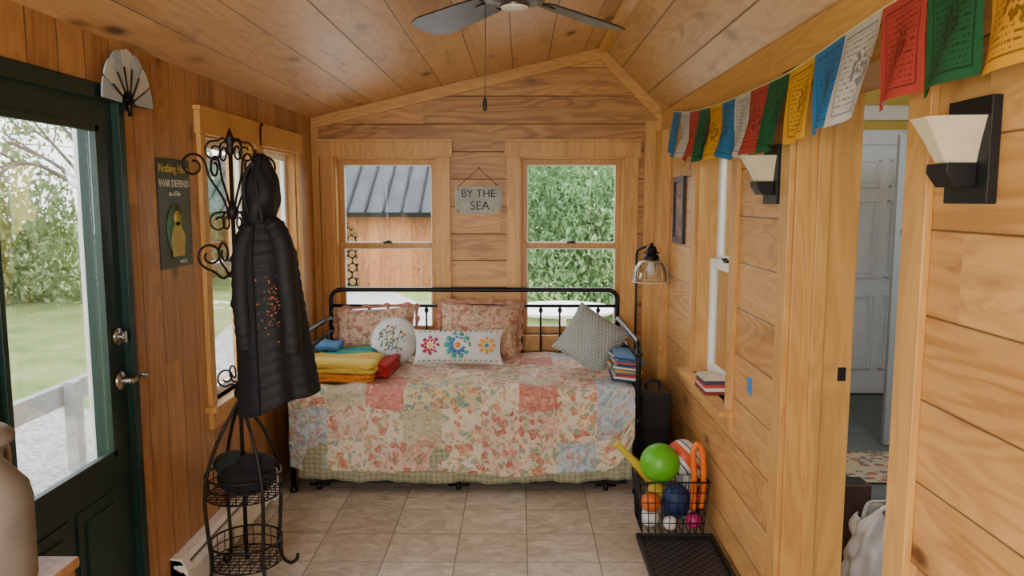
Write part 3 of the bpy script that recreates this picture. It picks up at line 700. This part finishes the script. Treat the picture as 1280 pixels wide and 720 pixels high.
w=k.add('ShaderNodeTexWave',wave_type='BANDS',bands_direction='X'); k.l.new(mp2.outputs[0],w.inputs[0]); w.inputs['Scale'].default_value=2.6; w.inputs['Distortion'].default_value=1.5; w.inputs['Detail'].default_value=0
k.col(k.ramp(w.outputs[1],[(0,C('#d4562c')),(.3,C('#e0dcd4')),(.75,C('#2c4a80')),(.88,C('#e0dcd4'))],'CONSTANT')); k.rough(.45); m_vb=k.mat
b=Bd('volleyball'); b.ball((.835,3.81,.345),.09,m_vb,26); b.done()
b=Bd('toy_ball_pile'); b.ball((.655,3.70,.15),.05,m_or3); b.ball((.655,3.72,.062),.047,m_wh2); b.ball((.79,3.74,.14),.075,m_bl2,16,(1,.9,1.2)); b.ball((.87,3.70,.055),.04,m_pk2); b.ball((.75,3.68,.05),.036,m_wh2); b.ball((.88,3.76,.16),.035,m_pk2); b.ball((.70,3.8,.16),.05,m_yel); b.ball((.78,3.82,.06),.045,m_bl2); b.done()
b=Bd('yellow_bat'); A=V(.49,3.80,.42); Z=V(.68,3.82,.22); d=Z-A
b.tube([A+d*t for t in (0,.03,.08,.35,.7,.95,1)],[.02,.022,.016,.018,.028,.030,.02],m_yel,14); b.done()
b=Bd('orange_paddle_hoop'); b.tube(smooth([(.862,3.68,.12),(.862,3.68,.3),(.855,3.68,.41),(.875,3.68,.455),(.90,3.68,.41),(.91,3.68,.26),(.90,3.68,.13)],6),.015,m_or2,10); b.done()
b=Bd('boot_tray'); k=NT('rubber_tread'); sp=k.sep(k.obj()); h1=k.m('ABSOLUTE',k.m('SINE',k.m('MULTIPLY',k.m('ADD',sp[0],sp[1]),70))); h2=k.m('ABSOLUTE',k.m('SINE',k.m('MULTIPLY',k.m('SUBTRACT',sp[0],sp[1]),70)))
hh=k.m('MINIMUM',h1,h2); k.col(k.ramp(hh,[(.08,C('#606066')),(.22,C('#18181a'))])); k.rough(.45); k.bump(k.step(hh,.05,.25),-.8,.006); m_rub=k.mat
b.box(.585,.93,2.75,3.59,.0,.008,m_rub)
for (a,c,d,e) in ((.57,.59,2.73,3.61),(.925,.945,2.73,3.61),(.57,.945,2.73,2.75),(.57,.945,3.59,3.61)): b.box(a,c,d,e,0,.03,m_plastic)
b.done(bevel=.006)
b=Bd('book_stack'); zz=.701
for i,cc in enumerate(('#7c2a24','#d8d0c0','#a83a30','#2c3c50','#c8b8a0')):
    mm=plain('book_%d'%i,cc,.6); b.box(XR-.065+.004*(i%2),XR+.045,3.68+.01*i,3.90-.006*i,zz,zz+.015,mm); zz+=.0155
b.done()

# ------------------------------------------------------------------ coat rack
b=Bd('coat_rack'); cx,cy=-1.185,3.17
b.tube([(cx,cy,.10),(cx,cy,1.84)],.009,m_iron)
b.lathe([(.008,1.83),(.02,1.85),(.012,1.87),(.022,1.89),(.01,1.92),(0,1.945)],m_iron,(cx,cy,0),None,12)
for z in (.84,1.22,1.60): b.lathe([(.012,z-.03),(.022,z-.015),(.026,z),(.022,z+.015),(.012,z+.03)],m_iron,(cx,cy,0),None,12)
def sc(pl,a,rad=.005):
    pts=smooth([V(cx+p[0]*math.cos(a),cy+p[0]*math.sin(a),p[1]) for p in pl],6); b.tube(pts,rad,m_iron,7)
def spiral(c0,c1,r0,turns,a0,sgn,n=10):
    out=[]
    for i in range(n+1):
        t=i/n; a=a0+sgn*turns*2*pi*t; rr=r0*(1-.62*t); out.append((c0+rr*math.cos(a),c1+rr*math.sin(a)))
    return out
for k2 in range(4):
    a=pi/4+k2*pi/2
    sc([(.01,1.58),(.04,1.66),(.09,1.74)]+spiral(.155,1.785,.052,1.25,pi*.98,-1),a)
    sc([(.01,1.88),(.03,1.90)]+spiral(.065,1.845,.045,1.2,pi*.6,-1),a,.004)
    sc([(.01,1.36),(.05,1.33),(.09,1.36)]+spiral(.10,1.425,.055,1.3,-pi*.4,1),a)
    sc([(.012,1.60)]+spiral(.06,1.56,.042,1.2,pi*.6,-1),a,.004)
    sc([(.012,.86)]+spiral(.058,.915,.042,1.25,-pi*.7,1),a,.004)
    sc([(.012,.80),(.05,.74),(.10,.66),(.15,.54),(.17,.42),(.165,.28),(.155,.14),(.165,.06),(.20,.015),(.235,.02),(.24,.045)],a,.008)
def basket(z,R,h):
    for zz,rr in ((z,.003),(z+h,.005),(z+h*.5,.003)): b.tube([(cx+R*math.cos(2*pi*i/28),cy+R*math.sin(2*pi*i/28),zz) for i in range(28)],rr,m_iron,6,True)
    for i in range(22):
        a=2*pi*i/22; b.tube([(cx+R*math.cos(a),cy+R*math.sin(a),z),(cx+R*math.cos(a),cy+R*math.sin(a),z+h)],.0022,m_iron,5)
    for i in range(-5,6):
        y=i*R/5.5; w=math.sqrt(R*R-y*y); b.tube([(cx-w,cy+y,z),(cx+w,cy+y,z)],.0022,m_iron,5); b.tube([(cx+y,cy-w,z),(cx+y,cy+w,z)],.0022,m_iron,5)
basket(.40,.155,.09); basket(.10,.15,.09)
b.done()
b=Bd('wool_hat_pile'); m_hat=plain('hat_black','#16171a',.95,var=.3,bump=.6,scale=30); m_hat2=plain('hat_green','#22302a',.95,var=.3,bump=.6)
b.ball((cx+.02,cy-.01,.475),.10,m_hat,20,(1.25,1.1,.72)); b.ball((cx-.05,cy+.03,.52),.075,m_hat2,18,(1.2,1,.7)); b.ball((cx+.07,cy-.03,.54),.065,m_hat,18,(1.3,1,.7))
b.lathe([(0,0),(.06,.0),(.065,.008),(.0,.012)],m_hat,(cx+.10,cy-.07,.50),None,16,sy=.7); b.done()
# puffer coat
m_coat=plain('coat_navy','#080a10',.7,var=.25,scale=25,bump=.25,bscale=30); m_lining=plain('coat_lining','#050608',.8)
b=Bd('hooded_puffer_coat'); ox,oy=-1.035,3.09
def coat(u,v):
    a=2*pi*u; z=1.585-.77*v
    rx=.050+.060*min(1,v*5)**.6+.045*v**1.3; ry=.045+.05*min(1,v*5)**.6+.03*v
    puff=.004*abs(math.sin(v*pi*17))**.6
    fold_=.012*math.sin(a*3+1.2)*v+.008*math.sin(a*5+2)*v+.004*math.sin(a*9)*v
    return V(ox+.035*v+(rx+puff+fold_)*math.cos(a),oy+(ry+puff+fold_)*math.sin(a),z+.05*v*math.cos(a)+.006*math.sin(a*4)*v)
b.grid(coat,64,136,m_coat)
b.lathe([(.0,0),(.13,0)],m_lining,(ox+.035,oy,.845),Matrix.Rotation(-.3,4,'Y'),24,sy=.75)
b.lathe([(0,.05),(.02,.045),(.04,.025),(.065,-.02)],m_coat,(ox,oy,1.58),None,28,sy=.9)
def sleeve(pts,r0,r1):
    P_=smooth(pts,12); n=len(P_); b.tube(P_,[(r0+(r1-r0)*i/n)+.004*abs(math.sin(i/n*pi*12)) for i in range(n)],m_coat,16)
sleeve([(ox+.05,oy-.03,1.55),(ox+.09,oy-.05,1.47),(ox+.108,oy-.06,1.32),(ox+.12,oy-.06,1.16),(ox+.125,oy-.065,1.04)],.042,.034)
sleeve([(ox-.04,oy-.03,1.54),(ox-.065,oy-.06,1.44),(ox-.066,oy-.08,1.30),(ox-.06,oy-.09,1.16),(ox-.055,oy-.085,1.06)],.040,.032)
b.tube([coat(.72,v)+V(0,-.004,0) for v in [i/30 for i in range(1,31)]],.005,m_lining,6)
def hood(u,v):
    ph=2*pi*u; z=1.835-.27*v
    r=.012+.074*math.sin(min(1,v*1.35)*pi/2)**.8-.012*max(0,v-.7)/.3
    r+=.006*math.sin(ph*3+v*7)+.004*math.sin(ph*5-v*11)
    return V(ox-.005+.014*math.sin(v*4)+r*.82*math.cos(ph),oy+r*math.sin(ph),z)
b.grid(hood,36,26,m_coat)
b.tube(smooth([V(ox+.0,oy-.028,1.82),V(ox-.045,oy-.05,1.75),V(ox-.05,oy-.06,1.66),V(ox-.025,oy-.068,1.59),V(ox+.015,oy-.066,1.56)],6),.009,m_coat,8)
b.tube(smooth([V(ox+.01,oy-.028,1.82),V(ox+.0,oy-.062,1.74),V(ox+.01,oy-.078,1.66),V(ox+.02,oy-.074,1.59),V(ox+.02,oy-.066,1.56)],6),.009,m_coat,8)
b.tube([V(ox-.005,oy,1.83),V(ox-.02,oy+.01,1.85),V(-1.077,oy+.02,1.79)],.003,m_lining,6)
m_glint=plain('coat_glints','#d8844c',.4,metal=.6); random.seed(8)  # copper beads standing in for orange reflected glints on the coat
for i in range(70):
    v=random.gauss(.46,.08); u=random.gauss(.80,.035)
    p=coat(u%1,min(.9,max(.1,v))); n_=V((p.x-ox-.035*v),(p.y-oy),0).normalized(); b.ball(p+n_*.004,random.uniform(.002,.0042),m_glint,6)
b.done(weld=False)

# ------------------------------------------------------------------ milk can on stand
m_can=plain('galvanised_cream','#85807a',.5,metal=.3,var=.2,scale=8)
b=Bd('milk_can'); b.lathe([(0,0),(.105,0),(.11,.01),(.112,.19),(.105,.225),(.075,.265),(.06,.285),(.06,.32),(.085,.33),(.085,.345),(.07,.36),(.03,.37),(0,.372)],m_can,(-1.205,1.62,.79),None,40)
for s_ in (1,-1): b.tube(smooth([(-1.205,1.62+s_*.07,1.06),(-1.205,1.62+s_*.115,1.08),(-1.205,1.62+s_*.12,1.03),(-1.205,1.62+s_*.105,1.0)]),.006,m_can,8)
b.done()
b=Bd('plant_stand'); b.box(-1.365,-1.07,1.47,1.77,.765,.79,m_left)
for x in (-1.35,-1.11):
    for y in (1.485,1.735): b.box(x,x+.03,y,y+.03,0,.765,m_left)
b.box(-1.34,-1.08,1.49,1.75,.30,.32,m_left); b.done(bevel=.003)

# ------------------------------------------------------------------ adjoining room
AX=XR+WT
m_yw=plain('wall_yellow','#cbb25a',.8,var=.03); m_gw=plain('wall_grey','#b9bec2',.8,var=.03)
m_gf=plain('floor_grey_stone','#565e62',.4,var=.25,scale=6)
b=Bd('floor_adjoining_room'); b.box(AX,4.2,.4,6.6,-.12,-.002,m_gf); b.done()
b=Bd('wall_adjoining_far'); b.box(AX,4.2,6.5,6.6,0,2.62,m_yw); b.done()
b=Bd('wall_adjoining_side'); b.box(4.1,4.2,.4,6.5,0,2.62,m_gw); b.done()
b=Bd('wall_adjoining_near'); b.box(AX,4.1,.4,.5,0,2.62,m_gw); b.done()
b=Bd('wall_adjoining_porch_side'); b.box(AX-.06,AX,5.43,6.5,0,2.62,m_yw); b.done()
b=Bd('ceiling_adjoining_room'); b.box(AX+.005,4.2,.4,6.6,2.62,2.7,m_yw); b.done()
b=Bd('trim_4'); b.box(AX+.01,4.08,6.44,6.499,2.30,2.42,m_white); b.done(bevel=.01)
m_dw=plain('door_white','#dfe6ee',.45,var=.03)
b=Bd('door_2'); X0,X1=2.62,3.40
b.box(X0-.1,X0,6.42,6.499,0,2.2,m_dw); b.box(X1,X1+.1,6.42,6.499,0,2.2,m_dw); b.box(X0-.1,X1+.1,6.42,6.499,2.1,2.22,m_dw)
b.box(X0,X1,6.45,6.49,.01,2.1,m_dw)
for xa,xb in ((X0+.09,X0+.35),(X0+.43,X1-.09)):
    for za,zb in ((.22,.85),(1.0,1.65),(1.75,1.98)):
        for (a,c,d,e) in ((xa,xa+.02,za,zb),(xb-.02,xb,za,zb),(xa,xb,za,za+.02),(xa,xb,zb-.02,zb)): b.box(a,c,6.43,6.45,d,e,m_dw)
        b.box(xa+.04,xb-.04,6.435,6.45,za+.04,zb-.04,m_dw)
b.done(bevel=.004)
b=Bd('door_3'); m_gd=plain('door_grey','#8a9198',.5,var=.03)
b.box(2.45,3.2,5.05,5.09,.01,2.07,m_gd); b.box(2.60,2.8,5.04,5.05,.2,.9,m_gd); b.box(2.60,2.8,5.04,5.05,1.1,1.9,m_gd)
b.lathe([(0,0),(.03,0),(.03,.01),(.012,.02),(.025,.04),(.02,.06),(0,.065)],m_chrome,(2.51,5.05,1.45),Matrix.Rotation(pi/2,4,'X'),16); b.done(bevel=.003)
b=Bd('area_rug'); m_rg=floral('rug_pattern','#b0a390',['#9a342c','#4a5a6c'],6,.6); b.grid(lambda u,v:V(1.95+.9*u,4.35+.55*v,.006+.001*math.sin(u*20)),20,12,m_rg,2,1.4); b.done(solid=.008)
m_bag=plain('bag_plastic','#c8c6c6',.3,var=.05)
b=Bd('plastic_bag')
def bag(u,v):
    a=2*pi*u; r=.16*(1-.30*v*v)+.012*math.sin(a*7+v*8)*(.3+v)+.010*math.sin(a*11-v*13)*(.3+v)+.012*math.sin(a*3+v*4)
    return V(1.53+r*math.cos(a),3.10+r*.8*math.sin(a),.002+.33*v+.03*math.sin(a*5)*v*v+.03*math.sin(a*2)*v*v)
b.grid(bag,72,24,m_bag); b.lathe([(0,.0),(.14,.002)],m_bag,(1.53,3.10,.002),None,20,sy=.8)
for s_ in (-.05,.05): b.tube(smooth([(1.46,3.10+s_,.30),(1.48,3.10+s_,.37),(1.52,3.10+s_*.6,.385),(1.56,3.10+s_,.37),(1.59,3.10+s_,.30)]),.010,m_bag,8,flat=.4)
b.done(solid=.002)
b=Bd('paper_bag'); m_pb=plain('paper_brown','#4a3830',.8); b.box(1.47,1.60,3.38,3.5,.0,.36,m_pb); b.box(1.485,1.585,3.395,3.485,.36,.365,m_dark); b.done(bevel=.004)

# ------------------------------------------------------------------ exterior
GZ=-.15
k=NT('lawn'); o=k.obj(); k.col(k.ramp(k.m('ADD',k.m('MULTIPLY',k.noise(o,1.2,5,.7),.6),k.m('MULTIPLY',k.noise(o,40,3,.7),.4)),[(.35,C('#66783a')),(.5,C('#8a9c52')),(.65,C('#aca678'))])); k.rough(.95); k.bump(k.noise(o,60,3),.8,.03); m_lawn=k.mat
k=NT('gravel'); o=k.obj(); d_,c_=k.vor(o,35); k.col(k.ramp(k.sep(c_)[0],[(0,C('#8a8680')),(.5,C('#aca8a0')),(1,C('#c9c4bc'))])); k.rough(.9); k.bump(d_,-.8,.01); m_grav=k.mat
b=Bd('ground_lawn')
b.grid(lambda u,v:V(-45+90*u,-30+90*v,GZ),30,30,m_lawn); b.done()
b=Bd('gravel_path'); b.prism([(-9,4.9),(-3.4,4.75),(-2.6,4.0),(-1.7,4.0),(-1.7,5.6),(1.0,5.6),(2.5,9.0),(-1.0,11.5),(-2.5,15.0),(-5.0,15.0),(-3.6,8.0),(-3.6,6.4),(-9,6.7)],GZ,GZ+.012,m_grav,'Z'); b.done()
m_sh=wood('shed_boards','X','Z',.22,'#b8794a','#7a4a28',knots=.5,seed=21,rough=.8); m_roof=plain('metal_roof','#4c4f50',1.0,metal=.0,var=.1,scale=2); m_roof2=plain('metal_roof_seam','#2c2e30',1.0)
for mm in (m_roof,m_roof2): mm.node_tree.nodes['Principled BSDF'].inputs['Specular IOR Level'].default_value=.05
b=Bd('wood_shed'); sy=15.6; sx0,sx1=-7.2,-1.2
b.box(-3.15,sx1,sy,sy+.1,GZ,1.42,m_sh); b.box(sx0,sx1,sy+2.4,sy+2.5,GZ,2.0,m_sh); b.box(sx1-.1,sx1,sy+.1,sy+2.4,GZ,1.6,m_sh); b.box(sx0,sx0+.1,sy,sy+2.4,GZ,1.6,m_sh)
for x in (sx0,-5.2,-3.3): b.box(x,x+.15,sy,sy+.15,GZ,1.42,m_sh)
for x in (-5.1,-3.3): b.prism([(x+.15,1.42),(x+.55,1.42),(x+.15,1.0)] if x<-4 else [(x,1.42),(x-.4,1.42),(x,1.0)],sy,sy+.1,m_sh)
b.box(sx0,sx1,sy-.02,sy+.14,1.3,1.45,m_sh)
th=math.atan2(.95,1.5)
Mr=Matrix.Translation((0,sy-.35,1.36))@Matrix.Rotation(th,4,'X')
b.box(sx0-.2,sx1+.2,0,2.3,0,.05,m_roof,Mr)
x=sx0-.2
while x<sx1+.2: b.box(x,x+.04,0,2.3,.05,.09,m_roof2,Mr); x+=.36
b.box(sx0-.2,sx1+.2,-.02,0,-.04,.06,m_roof2,Mr)
b.done()
b=Bd('firewood_stack'); m_log=plain('log_bark','#5a4030',.9,var=.3,scale=4); m_end=plain('log_end','#9a764c',.8,var=.3,scale=8)
My=Matrix.Rotation(pi/2,4,'X')
random.seed(5)
for i in range(17):
    for j in range(9):
        r_=random.uniform(.072,.088); px=-6.0+.165*i+(.08 if j%2 else 0); pz=GZ+.09+.148*j
        if px>-3.3: continue
        b.lathe([(0,0),(r_,0)],m_end,(px,sy+.45+random.uniform(-.03,.03),pz),My,8); b.lathe([(r_,0),(r_,-.5)],m_log,(px,sy+.45,pz),My,8)
b.done()
def leafmat(n,a,c,d):
    k=NT(n); o=k.obj(); f=k.m('ADD',k.m('MULTIPLY',k.noise(o,1.5,3),.5),k.m('MULTIPLY',k.noise(o,11,2),.5)); cc=k.ramp(f,[(.35,C(a)),(.5,C(c)),(.65,C(d))]); k.col(cc); k.rough(.8)
    tl=k.add('ShaderNodeBsdfTranslucent'); k.l.new(cc,tl.inputs[0]); mx=k.add('ShaderNodeMixShader'); mx.inputs[0].default_value=.3
    k.l.new(k.b.outputs[0],mx.inputs[1]); k.l.new(tl.outputs[0],mx.inputs[2]); k.l.new(mx.outputs[0],k.out.inputs[0]); return k.mat
m_leaf=leafmat('leaves_rhododendron','#3e5a38','#648a54','#94ae80'); m_leaf2=leafmat('leaves_spring','#6a7c44','#92a468','#bcc09c'); m_leaf3=leafmat('leaves_pine','#536a4c','#7c966e','#a6b898')
m_bark=plain('bark','#6a5e54',.9,var=.3,scale=5)
def foliage(name,blobs,n,size,mat,trunks=(),seed=1,shell=.55):
    rnd=random.Random(seed); vs=[];fs=[]; tot=sum(bb[3]*bb[5] for bb in blobs)
    for (x,y,z,rx,ry,rz) in blobs:
        cnt=int(n*rx*rz/tot)
        for _ in range(cnt):
            d=Vector((rnd.gauss(0,1),rnd.gauss(0,1),rnd.gauss(0,1))).normalized(); q=shell+(1-shell)*rnd.random()**.7
            q*=1+.12*math.sin(d.x*9+d.z*7)
            c=V(x+d.x*rx*q,y+d.y*ry*q,max(GZ+.03,z+d.z*rz*q)); s_=size*rnd.uniform(.6,1.3)
            E=Euler((rnd.uniform(0,pi),rnd.uniform(0,pi),rnd.uniform(0,2*pi))).to_matrix(); i0=len(vs)
            vs+= [c+E@V(-s_,0,0),c+E@V(0,-s_*.38,s_*.1),c+E@V(s_,0,0),c+E@V(0,s_*.38,s_*.1)]; fs.append((i0,i0+1,i0+2,i0+3))
    me=bpy.data.meshes.new(name); me.from_pydata([tuple(v) for v in vs],[],fs)
    bb=Bd(name); bb.mi(mat); bb.bm.from_mesh(me); bb.mi(m_bark)
    for pts,r0,r1 in trunks:
        P_=smooth(pts,5); bb.tube(P_,[r0+(r1-r0)*i/len(P_) for i in range(len(P_))],m_bark,8)
    return bb.done()
foliage('rhododendron_bush',[(1.3,11.5,.9,1.9,1.1,1.15),(.3,11.9,1.2,1.2,1,1.4),(2.6,11.8,1.3,1.3,1,1.6),(1.2,12.4,1.9,1.7,1,1.2)],20000,.062,m_leaf,[([(1.2,12,GZ),(1.1,12,.6),(1.3,12,1.6)],.06,.03)],2,.3)
tr=[]
rnd=random.Random(4)
blobs=[]
for i in range(15):
    x=-3+i*.75; y=21+rnd.uniform(-1,1.5); blobs.append((x,y,rnd.uniform(1.5,5.5),1.7,1.2,2.4)); tr.append(([(x,y,GZ),(x+.1,y,2),(x-.1,y,6)],.13,.05))
foliage('pine_trees',blobs,26000,.13,m_leaf3,tr,5,.2)
blobs=[];tr=[]
for i in range(14):
    t=i/13; x=-15+7*t+rnd.uniform(-.5,.5); y=9+5*t+rnd.uniform(-.6,.6); blobs.append((x,y,.7+rnd.random()*.6,1.3,1.1,1.5))
foliage('hedge_shrubs',blobs,20000,.085,m_leaf2,[],6,.3)
for q,(x,y,h) in enumerate([(-9.0,11.5,6.5),(-6.6,12.0,7),(-12.2,10.0,7),(-8.2,14.5,8),(-14,13,8)]):
    tr=[([(x,y,GZ),(x+.15,y,h*.4),(x-.1,y+.1,h*.8)],.11,.04)]; bl=[]
    for k2 in range(16):
        a=rnd.uniform(0,2*pi); z0=h*rnd.uniform(.22,.7); L=rnd.uniform(1.0,2.2)
        e=V(x+L*math.cos(a),y+L*math.sin(a),z0+rnd.uniform(-.2,1.3)); mid=V(x+.5*L*math.cos(a),y+.5*L*math.sin(a),z0+.5+rnd.uniform(-.1,.3))
        tr.append(([(x+.05,y,z0),mid,e],.04,.012)); bl.append((e.x,e.y,e.z,.8,.8,.6))
        for s_ in range(3):
            tr.append(([mid,(mid+e)/2+V(rnd.uniform(-.3,.3),rnd.uniform(-.3,.3),.2),e+V(rnd.uniform(-.8,.8),rnd.uniform(-.8,.8),rnd.uniform(-.2,.7))],.015,.006))
    foliage('garden_tree',bl,1700,.065,m_leaf2,tr,20+q,.1)
b=Bd('porch_post'); b.box(-2.15,-2.05,3.72,3.82,GZ,3.0,m_white); b.box(-2.18,-2.02,3.69,3.85,GZ,GZ+.16,m_white); b.done(bevel=.006)
b=Bd('porch_rail'); m_rl=plain('weathered_rail','#a4a4a0',.8)
b.box(-3.06,-3.0,3.4,6.4,.30,.44,m_rl)
for y in (3.5,4.9,6.2): b.box(-3.0,-2.92,y,y+.09,GZ,.46,m_rl)
b.done(bevel=.004)
b=Bd('patio_table'); b.lathe([(0,.56),(.5,.56),(.52,.575),(.52,.59),(.5,.6),(0,.6)],m_white,(.42,7.5,0),None,40)
b.lathe([(.22,GZ+.012),(.24,GZ+.04),(.04,GZ+.08),(.035,.56)],m_white,(.42,7.5,0),None,20); b.done()

# ------------------------------------------------------------------ lights
w=bpy.data.worlds.new('World'); scene.world=w; w.use_nodes=True; nt=w.node_tree; bg=nt.nodes['Background']
tc=nt.nodes.new('ShaderNodeTexCoord'); sx=nt.nodes.new('ShaderNodeSeparateXYZ'); nt.links.new(tc.outputs['Generated'],sx.inputs[0])
rp=nt.nodes.new('ShaderNodeValToRGB'); nt.links.new(sx.outputs[2],rp.inputs[0]); rp.color_ramp.elements[0].position=.0; rp.color_ramp.elements[0].color=(.95,.97,1,1); rp.color_ramp.elements[1].position=.8; rp.color_ramp.elements[1].color=(.84,.91,1,1)
nt.links.new(rp.outputs[0],bg.inputs[0]); bg.inputs[1].default_value=7.0
def area(name,loc,rot,sx,sy,p,c):
    l=bpy.data.lights.new(name,'AREA'); l.shape='RECTANGLE'; l.size=sx; l.size_y=sy; l.energy=p; l.color=c
    o=bpy.data.objects.new(name,l); o.location=loc; o.rotation_euler=rot; scene.collection.objects.link(o); return o
area('fill_light',(-.55,-.8,1.6),(math.radians(97),0,math.radians(-4)),1.1,1.2,66,(1,.96,.90))  # added fill behind the camera, no actual lamp there
pl=bpy.data.lights.new('adjoining_room_light','POINT'); pl.energy=75; pl.shadow_soft_size=.2; pl.color=(.88,.95,1); po=bpy.data.objects.new('adjoining_room_light',pl); po.location=(2.3,3.4,2.3); scene.collection.objects.link(po)

# ------------------------------------------------------------------ camera
cam=bpy.data.cameras.new('camera'); co=bpy.data.objects.new('camera',cam); scene.collection.objects.link(co)
co.location=(0,0,1.65); co.rotation_euler=(math.radians(90-6.54),0,math.radians(.6)); cam.sensor_width=36; cam.lens=27; cam.clip_start=.05; cam.clip_end=200
scene.camera=co
